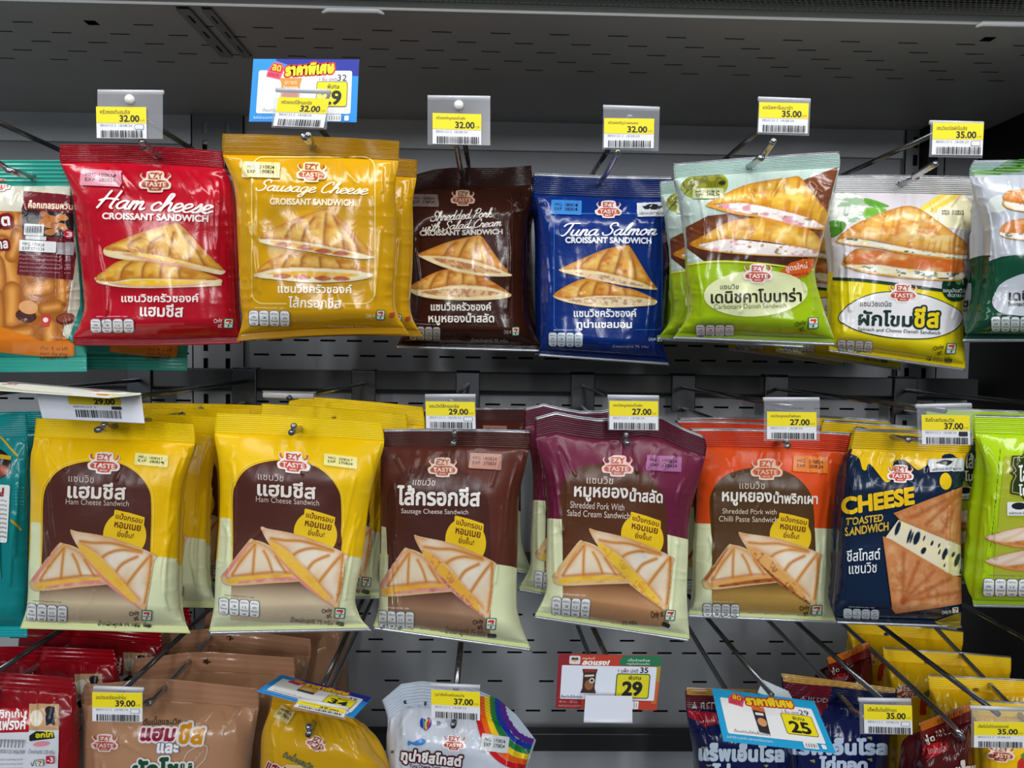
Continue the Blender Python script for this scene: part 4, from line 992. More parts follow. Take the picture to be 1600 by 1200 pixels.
b.nutri(106, 988, 277, 1060, 1, bg='b9b6b4', ink='3c3a3a'); b.seven(668, 992, 708, 1036, -2); b.text('store_logo', 'Only at', 626, 1004, 664, 1030, 'c8bcb4', .02, -6); b.text('net_weight', 'น้ำหนักสุทธิ 75 กรัม', 446, 1050, 646, 1074, 'c8bcb4', 0, 1)
b.close(); pork_bag = b

b = Bag('sandwich_packet', 'royal blue tuna salmon croissant sandwich packet in the upper row', 'royal blue croissant packets', (820, 240, 3.427),
  [(45, 102), (48, 215), (68, 300), (76, 450), (78, 700), (84, 950), (76, 1085)], [(790, 122), (806, 250), (782, 320), (770, 500), (755, 750), (742, 1000), (776, 1134)],
  (404, 158), .66, '0b2d78', '0a2868', '081e50', T=.022, seed=44, bump=[0, 4, 0], vs=.12, wr=1.2, ridges=11)
b.rr('pouch', 155, 320, 735, 946, 30, '2a62ae', 0, 1.2, 6); b.rr('pouch', 270, 920, 590, 960, 4, '0b2d78')
b.date(140, 254, 303, 330, '180824', '280824', '3a80cc', 2); b.logo(447, 303, 138, 1, 'e8dcdc', 'b45038')
b.rr('importer_sticker', 600, 266, 772, 340, 3, 'd4d8de', -2); b.poly('importer_sticker', [(625, 288), (680, 272), (748, 284), (700, 306), (640, 302)], '24282e'); b.text('importer_sticker', 'ผลิตและจัดจำหน่ายโดย', 612, 312, 762, 330, '3c4048', .02, -2)
b.scr('product_name', 'Tuna Salmon', 190, 372, 706, 442, 'eef2fa', .19, -.5); b.text('product_name', 'CROISSANT SANDWICH', 217, 448, 677, 482, 'e4eaf4', .085, .5)
crois(b, [[(194, 616), (300, 566), (420, 516), (540, 492), (566, 504), (620, 592), (660, 660), (698, 722), (600, 682), (450, 642), (320, 622), (230, 622)],
          [(158, 756), (230, 704), (330, 668), (430, 692), (520, 716), (600, 734), (694, 782), (580, 766), (420, 760), (300, 770), (220, 776)]],
         [[(192, 618), (320, 622), (450, 642), (600, 682), (700, 718), (694, 730), (600, 720), (450, 692), (300, 660), (204, 636)],
          [(156, 758), (220, 776), (300, 768), (420, 758), (580, 766), (696, 782), (696, 808), (600, 820), (400, 824), (250, 802), (168, 776)]],
         [[([(270, 636), (420, 650), (560, 686), (640, 712), (480, 690), (340, 662)], 'e6c8a4')], [([(230, 784), (420, 770), (580, 776), (680, 796), (580, 810), (380, 810)], 'ecd4b0')]],
         [[[(290, 618), (310, 590), (350, 556)], [(390, 628), (410, 570), (450, 520)], [(480, 644), (500, 580), (520, 510)], [(590, 672), (585, 610), (560, 530)]],
          [[(285, 768), (300, 720), (330, 690)], [(365, 760), (375, 720), (390, 690)], [(450, 758), (455, 730), (455, 706)], [(540, 762), (535, 740), (530, 722)]]], seed=19, crust='e6a846', dark='c06a20', speck='a88058')
b.text('thai_name', 'แซนวิชครัวซองค์', 262, 830, 597, 876, 'e8eef8', .04); b.text('thai_name', 'ทูน่าแซลมอน', 278, 888, 573, 948, 'f0f4fa', .045)
b.nutri(130, 958, 310, 1030, 1, bg='dbe8f4'); b.seven(700, 970, 734, 1010, 2); b.text('store_logo', 'Only at', 658, 982, 696, 1008, 'c8d4e8', .02, -6); b.text('net_weight', 'น้ำหนักสุทธิ 75 กรัม', 470, 1020, 660, 1040, 'b8c8e0', 0, 1)
b.close(); tuna_bag = b

def danish(b, tops, sides, under, specks, seed, crust='e8b43c', dark='c47a1c', cream='efe6e0', hi='f6d878', streak=True):
    A = np.concatenate([np.array(t) for t in tops+under]); lo, hi_ = A.min(0)-4, A.max(0)+4
    q = Pic(b, *lo, *hi_)
    for i in (1, 0):
        q.body(under[i], 'd99a34'); q.mottle('b8641c', 12, 8, seed+i, .6)
        f = q.body(sides[i], cream, mask=False)
        for c, sx, sy, lo_, h2 in specks: q.mottle(c, sx, sy, seed+len(c)+i*3+sx, .95, lo_, h2, sd=f)
        t = q.body(tops[i], crust[i] if isinstance(crust, list) else crust); q.mottle(dark, 16, 12, seed+5+i, .8, .5, .85); q.mottle(hi, 18, 9, seed+7+i, .8, .48, .8)
        if streak:                                       # laminated layers
            n = vnoise((q.X+q.Y*.2)/(4*q.h), q.Y/(26*q.h), seed+11); q.blend(np.where(t > 0, .5, 0)*np.clip((n-.55)/.2, 0, 1), 'b06a18')
        q.sd = t; q.edge(4, 'b86c1c', .85)
    q.done('sandwich_picture')

b = Bag('sandwich_packet', 'lime and mint carbonara danish sandwich packet in the upper row', 'carbonara danish packets', (1040, 200, 3.334),
  [(40, 186), (48, 270), (76, 400), (104, 600), (108, 750), (120, 960), (36, 1098)], [(905, 122), (908, 200), (880, 310), (850, 450), (800, 650), (784, 800), (892, 1134)],
  (440, 200), .57, '99b80c', 'b2cdc4', '86a20e', T=.022, bands=[(.52, 'b9cdc5'), (1, '99b80c')], seed=48, bump=[0, -4, 0], vs=.085, wr=1.2, darkcap=True)
b.clip0 = b.vs
b.poly('pouch', [(0, 150), (1000, 100), (1000, 740), (800, 742), (600, 714), (420, 696), (250, 692), (60, 716)], 'b9cdc5')
p = Pic(b, 60, 200, 920, 735)
p.body([(690, 285), (800, 240), (920, 195), (925, 280), (850, 450), (800, 640), (770, 730), (560, 722), (330, 692), (200, 694), (104, 620), (108, 516), (220, 458), (420, 436), (600, 380)], '7a4225', curve=False)
n = vnoise((p.X*.9+p.Y*.5)/(60*p.h), (p.Y-p.X*.35)/(3*p.h), 5); p.blend(np.where(p.M > 0, .55, 0)*np.clip((n-.45)/.3, 0, 1), '5a2a16'); p.blend(np.where(p.M > 0, .8, 0)*np.clip((p.Y-610)/60, 0, 1), '3a2018')
d = p.body([(80, 300), (130, 250), (210, 218), (290, 240), (325, 285), (300, 345), (210, 375), (110, 355)], '6f7c1e'); p.edge(5, '9aa838', .9)
for x, y, r in ((120, 295, 34), (180, 265, 36), (250, 275, 42), (205, 310, 34), (290, 285, 24)):
    e = sd_ell(p.X, p.Y, x, y, r, r*.85); p.blend(np.clip(e/3+.5, 0, 1), '66681a'); p.blend(np.clip(sd_ell(p.X, p.Y, x-r*.25, y-r*.25, r*.5, r*.4)/6+.3, 0, .6), '98962c')
p.blend(np.clip(sd_ell(p.X, p.Y, 292, 288, 18, 12)/3+.5, 0, 1), '2c2c12'); p.done('pouch')
b.line('pouch', [(60, 722), (250, 696), (420, 700), (600, 718), (800, 746), (860, 760)], 9, 'd6dc4a')
b.clip0 = 0
danish(b, [[(214, 402), (340, 332), (450, 292), (640, 262), (694, 258), (740, 310), (800, 390), (838, 440), (838, 515), (740, 470), (600, 432), (420, 396), (300, 398)],
           [(134, 598), (200, 560), (320, 492), (450, 470), (600, 486), (720, 520), (790, 565), (802, 640), (700, 622), (500, 590), (320, 580), (200, 602)]],
       [[(262, 405), (420, 394), (600, 430), (740, 468), (810, 496), (806, 518), (700, 512), (500, 462), (340, 430)], [(182, 606), (320, 580), (500, 590), (700, 622), (800, 642), (798, 664), (600, 664), (400, 652), (240, 634)]],
       [[(214, 402), (420, 396), (600, 432), (836, 500), (834, 530), (700, 520), (500, 474), (350, 450), (260, 425)], [(134, 598), (320, 580), (700, 622), (802, 640), (800, 670), (600, 670), (400, 660), (200, 636)]],
       [('d890a0', 13, 7, .55, .7), ('9a7a3c', 9, 7, .68, .74)], 3)
b.ell('name_oval', 468, 862, 268, 120, 'e1e6b2', 1.2, -3)
b.logo(478, 758, 150, 1)
b.poly('claim_badge', [(586, 770), (600, 742), (650, 700), (720, 682), (772, 680), (768, 724), (730, 772), (600, 796)], 'e0601c'); b.text('claim_badge', 'สูตรใหม่', 622, 704, 736, 748, 'f6e8dc', .03, -9); b.text('claim_badge', 'อร่อยกว่าเดิม', 655, 750, 745, 768, '7a2c10', .02, -6)
b.text('product_name', 'แซนวิช', 284, 814, 378, 840, '45452c', .01); b.text('product_name', 'เดนิชคาโบนาร่า', 235, 836, 704, 910, '2a2416', .035, -1); b.text('product_name', 'Carbonara Danish Sandwich', 252, 914, 625, 940, '7c7e58', 0, -1)
b.nutri(157, 1018, 357, 1082, 0); b.seven(738, 988, 790, 1042, -2); b.text('store_logo', 'Only', 672, 1004, 728, 1030, '3c4410', .02, -14); b.text('store_logo', 'at', 694, 1030, 720, 1052, '3c4410', .02, -14)
b.date(142, 318, 300, 372, '210824', '270824', 'b0b684', 0); b.close(); carb_bag = b

SP = (1250, 230, 3.334)
b = Bag('sandwich_packet', 'yellow footed spinach and cheese danish packet with a round dark green badge', 'spinach cheese danish packets', SP,
  [(195, 146), (180, 232), (142, 380), (164, 600), (160, 750), (152, 950), (150, 1066)], [(890, 152), (905, 240), (930, 372), (898, 490), (890, 650), (852, 850), (862, 1168)],
  (520, 196), .62, 'efdb14', 'c9c9ca', 'e2cc18', T=.021, bands=[(.54, 'd3ced3'), (1, 'efdb14')], seed=52, vs=.1, wr=1.2, darkcap=True, bump=[0, -4, 0])
b.clip0 = b.vs
b.poly('pouch', [(60, 100), (1000, 100), (1000, 790), (850, 762), (650, 734), (450, 710), (280, 692), (100, 690)], 'd3ced3')
p = Pic(b, 130, 190, 950, 470)
d = p.body([(130, 300), (190, 245), (260, 232), (320, 262), (342, 320), (320, 375), (240, 400), (150, 380)], 'd9ddd6'); p.edge(5, 'f2f2f0', .9); p.mottle('8fb08a', 14, 4, 3, .9, .5, .6)
d = p.body([(335, 268), (400, 282), (465, 310), (400, 316), (345, 300)], '4f9030'); p.edge(3, '7ab84c', .6)
d = p.body([(340, 322), (420, 318), (450, 332), (390, 372), (340, 376)], '6aa838'); p.edge(3, '9acc5c', .6)
d = p.body([(150, 392), (220, 386), (240, 410), (205, 455), (150, 470)], '4c8a2c')
d = p.body([(600, 332), (700, 262), (820, 205), (900, 300), (930, 380), (900, 440), (760, 420)], 'f0e9c0', curve=False); p.mottle('fbf6e0', 20, 20, 4, .8)
for L in ([(620, 335), (720, 268), (822, 208)], [(690, 330), (790, 268), (850, 225)]): p.stroke(L, 26, 'e8cc2c', .9, 4, d)
p.stroke([(790, 310), (830, 260), (850, 230)], 5, 'a87820', .7, 3, d); p.done('pouch')
b.line('pouch', [(120, 684), (280, 690), (450, 708), (650, 734), (850, 762), (920, 775)], 16, '1d3a2c')
b.clip0 = 0
danish(b, [[(196, 476), (260, 420), (340, 378), (480, 326), (570, 310), (650, 342), (760, 420), (862, 500), (856, 562), (700, 548), (540, 522), (400, 490), (260, 474)],
           [(224, 596), (262, 548), (310, 528), (420, 540), (600, 566), (740, 574), (834, 582), (846, 650), (700, 648), (540, 632), (400, 612), (270, 612)]],
       [[(200, 490), (260, 474), (400, 490), (540, 522), (700, 548), (858, 562), (850, 582), (700, 568), (540, 546), (400, 522), (270, 506)], [(240, 614), (400, 612), (540, 632), (700, 648), (842, 654), (824, 688), (640, 684), (460, 664), (290, 634)]],
       [[(186, 492), (260, 474), (540, 522), (858, 562), (850, 590), (700, 578), (540, 556), (400, 530), (260, 512)], [(224, 600), (400, 612), (700, 648), (846, 652), (826, 696), (640, 692), (450, 674), (280, 642)]],
       [('2c4a34', 8, 4, .62, .7), ('e8d890', 12, 8, .55, .8)], 8, ['ecb858', 'd8682a'], 'c86a24', 'ece8d4', 'f6dc9a')
OV = [(205, 888), (260, 820), (360, 772), (480, 756), (640, 772), (780, 826), (842, 880), (800, 950), (680, 992), (500, 992), (330, 962), (240, 924)]
b.poly('name_oval', OV, '1d3a2c', 1.5, True, 5); b.poly('name_oval', OV, 'edebee', 1.5, True)
b.logo(533, 760, 150, 1)
b.ell('claim_badge', 808, 728, 72, 76, '123c2a', 1.2); b.ell('claim_badge', 822, 695, 16, 22, '3f9a4c', 1); b.line('claim_badge', [(770, 720), (775, 690), (800, 682)], 5, 'b8ccc0'); b.line('claim_badge', [(845, 715), (842, 690), (826, 676)], 5, 'b8ccc0')
b.text('claim_badge', 'เมนูมังสวิรัติ', 742, 735, 870, 764, 'e8eee8', .02, 2); b.text('claim_badge', 'VEGETARIAN', 762, 766, 866, 782, 'd8e4da', .03, 2)
b.text('product_name', 'แซนวิชเดนิช', 312, 802, 472, 830, '3c423e', .01, 1); b.text('product_name', 'ผักโขม', 302, 848, 582, 934, '16352c', .05, 2); b.text('product_name', 'ชีส', 590, 832, 720, 942, 'f2d41a', .06, 2, edge='16352c', ew=.09)
b.text('product_name', 'Spinach and Cheese Danish Sandwich', 300, 948, 726, 972, '39443e', .01, 3)
b.nutri(195, 1000, 378, 1064, 3); b.seven(757, 1022, 808, 1074, 5); b.text('store_logo', 'Only', 690, 1030, 746, 1056, '4a4410', .02, -12); b.text('store_logo', 'at', 712, 1056, 738, 1076, '4a4410', .02, -12); b.text('net_weight', '75 กรัม', 660, 1086, 738, 1110, '5a5210', .01, 6); b.rr('net_weight', 752, 1096, 790, 1118, 5, '2c3420', 6)
b.date(720, 322, 868, 368, '210824', '270824', 'ffffff', 0, ghost=True); b.close(); spin_bag = b

b = Bag('sandwich_packet', 'dark green spinach danish packet cut off at the right of the upper row', 'dark green danish packets', SP,
  [(905, 68), (884, 150), (940, 350), (952, 500), (942, 700), (902, 900), (845, 1012)], [(1720, 60), (1740, 140), (1690, 350), (1690, 500), (1690, 700), (1710, 900), (1770, 1015)],
  (1310, 110), .585, '0e4732', '9fb8b4', '0a3626', T=.022, bands=[(.52, 'b4bac4'), (1, '0e4732')], seed=57, vs=.085, wr=1.1)
b.clip0 = b.vs
b.poly('pouch', [(800, 0), (1900, 0), (1900, 640), (1500, 540), (1200, 552), (1050, 570), (940, 610), (880, 640)], 'b4bac4')
b.clip0 = 0
b.poly('top_seal', [(885, 150), (884, 122), (1000, 116), (1170, 78), (1500, 60), (1500, 92), (1170, 120), (1010, 145)], '79c030'); b.poly('top_seal', [(1000, 118), (1080, 70), (1300, 40), (1300, 74), (1120, 104)], '3f8a3a')
b.ell('pouch', 1030, 298, 50, 44, 'd4dcd8'); 
danish(b, [[(1062, 280), (1075, 235), (1170, 222), (1300, 230), (1400, 280), (1390, 320), (1170, 300)], [(1045, 440), (1080, 390), (1170, 372), (1300, 380), (1400, 430), (1390, 460), (1170, 450)]],
       [[(1070, 285), (1170, 300), (1390, 320), (1380, 340), (1170, 335), (1080, 315)], [(1050, 445), (1170, 450), (1390, 462), (1380, 485), (1170, 482), (1060, 465)]],
       [[(1062, 280), (1170, 300), (1392, 322), (1380, 345), (1170, 340), (1070, 318)], [(1045, 440), (1170, 450), (1392, 462), (1380, 492), (1170, 488), (1055, 468)]],
       [('2c4a34', 8, 4, .6, .7), ('e8d8b0', 12, 8, .55, .8)], 21, 'd8803a', 'b45a20', 'e6e2da', 'efc48c')
b.poly('name_oval', [(1003, 800), (1030, 730), (1090, 685), (1200, 655), (1400, 680), (1500, 770), (1400, 860), (1200, 880), (1060, 868), (1015, 840)], 'b6bcc4', 1.5, True)
b.text('product_name', 'เดนิชผักโขม', 1085, 738, 1440, 800, '202c28', .04); b.text('product_name', 'Spinach and Cheese Danish', 1082, 806, 1420, 834, '202c28', .03); b.nutri(995, 884, 1190, 956, 0, bg='d3dcda'); b.close(); green_bag = b

b = Bag('sausage_packet', 'teal cocktail sausage packet with a maroon label beside the crimson packet', 'teal cocktail sausage packets', (0, 230, 3.075),
  [(-420, 60), (-420, 180), (-420, 300), (-420, 500), (-420, 800), (-420, 1000), (-420, 1085)], [(330, 62), (345, 180), (352, 300), (372, 450), (395, 700), (412, 900), (418, 1078)],
  (160, 148), .585, '2b8e80', '2f9586', '2f9a8c', T=.013, silver=False, silver_foot=False, seed=61, vs=.115, vb=.93, wr=.8, ridges=6)
b.clip0 = b.vs+.01; b.clip1 = b.vb
b.poly('pouch', [(-400, 182), (380, 186), (378, 520), (385, 760), (330, 920), (-400, 860)], 'c8c6b4')
p = Pic(b, -10, 300, 352, 1000)
p.body([(-30, 308), (110, 312), (345, 330), (345, 620), (330, 760), (300, 900), (378, 960), (376, 1020), (-30, 980)], 'a35d1c', curve=False)
for x0, y0, x1, y1, w in ((70, 360, 60, 330, 80), (-20, 390, 70, 420, 90), (10, 470, 60, 640, 100), (-20, 560, -10, 660, 90), (110, 520, 150, 600, 80), (60, 690, 55, 830, 90), (-20, 720, -10, 850, 80), (145, 690, 230, 668, 84), (300, 640, 298, 735, 74), (140, 775, 200, 780, 84), (215, 775, 280, 765, 66), (-10, 900, 140, 890, 70), (240, 860, 235, 960, 80), (90, 420, 60, 520, 70), (330, 540, 330, 620, 60), (-30, 320, 40, 340, 70)):
    L = [(x0, y0), ((x0+x1)/2+3, (y0+y1)/2), (x1, y1)]; P = cr(L, 4); d = sd_line(p.X, p.Y, P, w)
    p.blend(np.clip(d/(2*p.h)+.5, 0, 1), '7a3c10'); p.blend(np.clip((d-5)/(10*p.h)+.3, 0, 1), 'd28a3a'); p.blend(np.clip((d-w*.3)/(8*p.h), 0, .8), 'e6ae66')
p.body([(-30, 850), (60, 880), (200, 930), (330, 930), (378, 958), (376, 1020), (-30, 980)], 'd9791e', curve=False)
p.done('sausage_picture')
b.ell('sausage_picture', 315, 825, 45, 28, '5a241a', rot=-8); b.ell('sausage_picture', 315, 820, 38, 20, '8c4434', rot=-8); b.ell('sausage_picture', 128, 810, 50, 32, '4a2420', rot=10); b.ell('sausage_picture', 140, 770, 46, 32, 'dca068', rot=10)
b.poly('sausage_picture', [(198, 800), (246, 806), (240, 862), (204, 862)], 'c43c38'); b.ell('sausage_picture', 222, 830, 13, 12, 'f0dcd8')
b.clip1 = 1.0
for k, x in enumerate((0, 90, 195)):
    for j in range(3+(k == 2)): b.text('pouch', ('วิธีปรุง', 'ต้ม 3 นาที', 'ทอด ปิ้ง ย่าง', 'เสิร์ฟทันที')[j], x, 922+j*24+k*4, x+(70 if k < 2 else 130), 940+j*24+k*4, '5a2c10', .01, 2)
b.logo(5, 182, 96, 3)
b.text('product_name', 'ฮ็อต', -80, 320, 52, 385, 'e8e6e2', .07, -6, edge='7c1420', ew=.22); b.text('product_name', 'ค็อกเทล', -110, 440, 42, 495, 'e8e6e2', .07, -6, edge='7c1420', ew=.22)
S = 'info_sticker'
b.poly(S, [(118, 214), (345, 232), (352, 330), (348, 430), (362, 520), (348, 638), (85, 612), (98, 500), (112, 430), (108, 330)], '6a1420'); b.poly(S, [(112, 300), (350, 318), (348, 440), (112, 425)], '241a1c')
b.text(S, 'ค็อกเทลรมควัน', 140, 262, 345, 300, 'f0e2cc', .05, 2, edge='8c3a24', ew=.1)
for x, y, r in ((245, 345, 0), (220, 330, 30), (275, 350, -20), (240, 375, 10), (265, 388, 60), (215, 360, -30), (300, 340, 15), (245, 410, 0), (300, 385, 30)): b.ell(S, x, y, 27, 15, ('c8854a', 'a86030', 'b8743c')[x % 3], 1, r)
b.rr(S, 122, 372, 216, 426, 3, 'd8dadc', 4)
for k in range(13): b.rr(S, 130+k*6.2, 380, 130+k*6.2+(2, 3.4)[k % 2], 414, 0, '202428', 4, .6)
b.ell(S, 326, 420, 22, 24, 'c0203a'); b.text(S, '3', 316, 405, 340, 434, 'f2e6e6', .08)
b.rr(S, 102, 452, 275, 505, 3, 'dfe0e0', 3); b.text(S, 'MFG 170824', 118, 462, 220, 478, '505458', .02, 3); b.text(S, 'EXP 071024', 118, 482, 220, 498, '505458', .02, 3)
b.rr(S, 132, 430, 230, 448, 2, 'c8cacc', 3); b.rr(S, 282, 460, 350, 520, 2, '9a9498', 2)
for k in range(5): b.text(S, 'ส่วนประกอบสำคัญโดยประมาณ เนื้อไก่', 104, 516+k*19, 336, 530+k*19, 'c8a0a4', .0, 3)
b.close(); teal1_bag = b
# ------------------------------------------------------------------ lower row
def tilt(o): return o
RD = (0, 960, 5)
b = Bag('sausage_packet', 'dark red chicken frank packet with a white info label, lowest row', 'dark red frank packets', RD,
  [(-720, 440), (-720, 560), (-730, 800), (-740, 1100), (-740, 1600), (-740, 1950), (-760, 2060)], [(572, 500), (590, 600), (598, 800), (604, 1100), (606, 1600), (606, 1950), (620, 2060)],
  (8, 590), .585, '8c0b18', '8a0a17', '5e0710', T=.016, silver=False, seed=71, vs=.07, bump=[0, -20, 0], wr=.8, ridges=3)
b.poly('info_sticker', [(-400, 925), (228, 915), (234, 700), (460, 705), (456, 2000), (-400, 2000)], 'd9dce4')
b.poly('info_sticker', [(-400, 735), (232, 735), (232, 915), (-400, 930)], 'b01224')
b.rr('info_sticker', 232, 700, 460, 900, 4, 'c49a72'); b.ell('info_sticker', 290, 810, 48, 62, 'e6dcc6'); b.ell('info_sticker', 396, 752, 40, 34, '2a2830'); b.poly('info_sticker', [(362, 780), (432, 780), (432, 870), (398, 850), (364, 870)], '232a38')
b.text('info_sticker', 'ชิกเก้น', 0, 735, 210, 806, 'f2ece8', .04, -1); b.text('info_sticker', 'แฟรงค์', -20, 806, 218, 898, 'f6f0ec', .06, -2, .15)
b.poly('info_sticker', [(236, 940), (290, 905), (420, 915), (432, 960), (300, 975), (236, 985)], '20281c'); b.text('info_sticker', 'อกไก่', 285, 905, 418, 955, 'e4d81c', .07, -3)
b.ell('info_sticker', 330, 1004, 66, 20, 'e0909c', rot=-6)
for k in range(22): b.rr('info_sticker', 4+k*9.6, 965, 4+k*9.6+(3, 6, 4)[k % 3], 1032, 0, '5a6068', 3, 1)
b.text('info_sticker', '8 850123 456789', 0, 1045, 205, 1075, '6a6e78', 0, 2); b.text('info_sticker', 'น้ำหนักสุทธิ 120 กรัม', 234, 1040, 432, 1088, '5c6070', 0, 1)
for k in range(3): b.text('info_sticker', 'ส่วนประกอบสำคัญ เนื้อไก่', 0, 1108+k*34, 190, 1130+k*34, '5c6070', 0, -1)
b.rr('info_sticker', 370, 1090, 430, 1150, 6, 'b81c3c'); b.text('info_sticker', '-3', 378, 1098, 424, 1140, 'f0e6e6', .06); b.seven(292, 1120, 352, 1168, -3, 'info_sticker'); b.line('info_sticker', [(258, 1140), (270, 1166), (284, 1120)], 6, '4a5060')
b.close(); red_bag = b

BR = (120, 960, 5)
b = Bag('sandwich_packet', 'tan double ham cheese spinach sandwich packet behind the 39.00 tag', 'tan double sandwich packets', BR,
  [(62, 548), (34, 660), (44, 800), (40, 1000), (38, 1300), (40, 1600), (30, 2000)], [(1414, 580), (1424, 700), (1400, 860), (1365, 1060), (1340, 1300), (1350, 1600), (1400, 2010)],
  (676, 590), .60, 'b08464', 'a67a5e', '8a6248', T=.024, silver=False, seed=74, vs=.105, bump=[0, -20, -52, -58, -40, -20, 0], wr=1.3, ridges=3)
b.logo(226, 1000, 205, 2, 'e4ccc8', 'b4503c')
b.text('product_name', 'ดับเบิ้ลแซนวิช', 520, 800, 815, 866, '3a2418', .02, -1)
b.text('product_name', 'แฮม', 500, 884, 780, 988, '8a1a34', .08, 1, .15, edge='e6d6d8', ew=.1); b.text('product_name', 'ชีส', 800, 850, 1006, 1012, 'c98a1c', .08, 2, .15, edge='dcd6d2', ew=.1)
b.text('product_name', 'และ', 630, 1000, 800, 1080, 'eeecee', .07, 1, .1, edge='8a8a98', ew=.07); b.text('product_name', 'ผักโขม', 430, 1110, 910, 1290, '1f4a34', .09, -2, .1, edge='d8dcd8', ew=.08)
LF = [(835, 1190), (860, 1090), (930, 1035), (1020, 1020), (1010, 1110), (950, 1180), (880, 1230)]
b.line('product_name', LF, 5, 'dcd4d0', True, True)
for k in range(4): b.line('product_name', [(860+k*34, 1180-k*34), (900+k*30, 1170-k*34), (930+k*22, 1150-k*38)], 4, 'dcd4d0')
b.close(); tan_bag = b

YD = (380, 1030, 6.154)
b = Bag('sandwich_packet', 'golden double sandwich packet under the tilted promotion card', None, YD,
  [(290, 330), (262, 480), (178, 720), (166, 1000), (150, 1400), (150, 1900), (130, 2200)], [(990, 520), (1110, 640), (1250, 860), (1390, 1060), (1440, 1400), (1440, 1900), (1480, 2260)],
  (705, 560), .57, 'c99a12', 'c8920e', 'a87c10', T=.026, silver=False, seed=78, vs=.075, bump=[0, -30, -70, -60, 0], wr=1.1, ridges=3)
b.logo(702, 810, 196, 22, 'e8cfc0', '9a4030')
b.date(316, 462, 482, 606, '180824', '280824', 'c9b678', 32)
b.text('product_name', 'ดับเบิ้ลแซนวิช', 385, 920, 690, 1000, '1c5a60', .03, 24); b.text('product_name', 'แฮมชีส', 230, 990, 480, 1130, '8c1c30', .09, 24, edge='e4d8c8', ew=.09)
b.poly('product_name', [(420, 1000), (560, 1010), (640, 1100), (620, 1200), (400, 1180)], 'd8b878')
b.close(); gold_bag = b

RB = (580, 1040, 5.714)
b = Bag('sandwich_packet', 'white tuna cheese toast packet with a rainbow corner, lowest row', None, RB,
  [(95, 310), (146, 470), (136, 640), (134, 800), (130, 1000), (126, 1500), (110, 1800)], [(1472, 668), (1440, 760), (1395, 900), (1380, 1000), (1370, 1200), (1370, 1600), (1400, 1840)],
  (745, 400), .585, 'c3cad6', 'b9c4d2', 'a8b2c0', T=.025, silver=False, seed=81, vs=.115, bump=[0, -190, -260, -290, -310, -310, -280, -180, 0], wr=1.3, ridges=8)
for k, c in enumerate(('c21c24', 'e06018', 'e8c81c', '1f7a3c', '1c3aa0', '5a2a8c')):
    o = k*45
    for part in ('pouch', 'top_seal'):
        b.clip0, b.clip1 = (b.vs, 1) if part == 'pouch' else (0, b.vs)
        b.line(part, [(945+o, 300-o*.1), (960+o, 480-o*.2), (1020+o*1.05, 680-o*.55), (1140+o*.9, 830-o*.85), (1300+o*.7, 900-o*1.0), (1480+o*.3, 880-o*1.02)], 50, c)
b.clip0, b.clip1 = 0, 1
b.logo(740, 690, 206, 4, 'eee2e0', 'b4503c')
b.date(975, 625, 1220, 770, '170824', '270824', 'c8cfd2', 8)
H = [(486, 582), (445, 545), (436, 495), (458, 472), (488, 488), (512, 468), (538, 490), (530, 545)]
b.poly('print_motif', H, '1c3aa0', 1, True); b.line('print_motif', [(480, 560), (470, 520), (490, 492)], 16, '1f7a3c'); b.line('print_motif', [(492, 568), (490, 520), (508, 485)], 14, 'e8c81c'); b.line('print_motif', [(506, 570), (514, 530), (522, 488)], 14, 'c23a24')
b.poly('print_motif', [(615, 488), (606, 508), (630, 514), (610, 524), (608, 546), (596, 528), (576, 540), (590, 516), (578, 498), (602, 504)], '1c3a7c', 1)
b.poly('print_motif', [(335, 668), (380, 682), (440, 655), (490, 668), (470, 700), (410, 712), (360, 700), (335, 712)], '3a7cc0', 1, True)
for x, y in ((305, 328), (484, 336), (198, 770)): b.ell('print_motif', x, y, 10, 11, '2a2c34', .8)
b.text('product_name', 'ทูน่าชีสโทสต์', 275, 760, 815, 900, 'e8e4e4', .08, 6, edge='4a1a20', ew=.13); b.text('product_name', 'Tuna Cheese Toast', 345, 880, 620, 914, '4a2a2c', .03, 4)
b.close(); rain_bag = b

def wrap(b, dx, body, redc):
    b.clip0 = b.vs
    b.poly('pouch', [(dx-40, 380), (dx+330, 380), (dx+300, 520), (dx+180, 570), (dx+60, 520), (dx-40, 470)], redc, 2)
    b.clip0 = 0
    b.text('maker_name', 'REDD', dx+190, 405, dx+330, 452, 'c9b8c0', .0, 2, .1); b.text('maker_name', 'ฟู้ด', dx+100, 440, dx+180, 520, 'e4dcdc', .04, -5)
BL = (1050, 1040, 5.926)
b = Bag('sandwich_packet', 'navy chicken wrap packet under the tilted 25 promotion card', 'navy chicken wrap packets', BL,
  [(122, 205), (135, 430), (165, 620), (200, 800), (235, 1100), (250, 1500), (240, 1900)], [(1020, 235), (1060, 440), (1090, 640), (1100, 900), (1110, 1100), (1110, 1500), (1130, 1920)],
  (560, 330), .62, '121a4c', '5c1422', '0c1238', T=.022, seed=85, vs=.115, wr=1.1, ridges=10)
b.poly('top_seal', [(100, 190), (1100, 210), (1100, 290), (100, 270)], 'b88a3c'); b.poly('top_seal', [(100, 190), (1100, 210), (1100, 228), (100, 212)], 'c9c4b0')
b.clip0 = b.vs; b.poly('pouch', [(100, 400), (420, 440), (420, 540), (300, 570), (240, 520), (100, 450)], '9c1226'); b.clip0 = 0
b.text('maker_name', 'A REDD', 180, 340, 480, 410, 'b8b0ac', .0, 1); b.text('maker_name', 'ชิกเก้นแร็พ', 262, 500, 400, 530, 'd8b8bc', .02, -3)
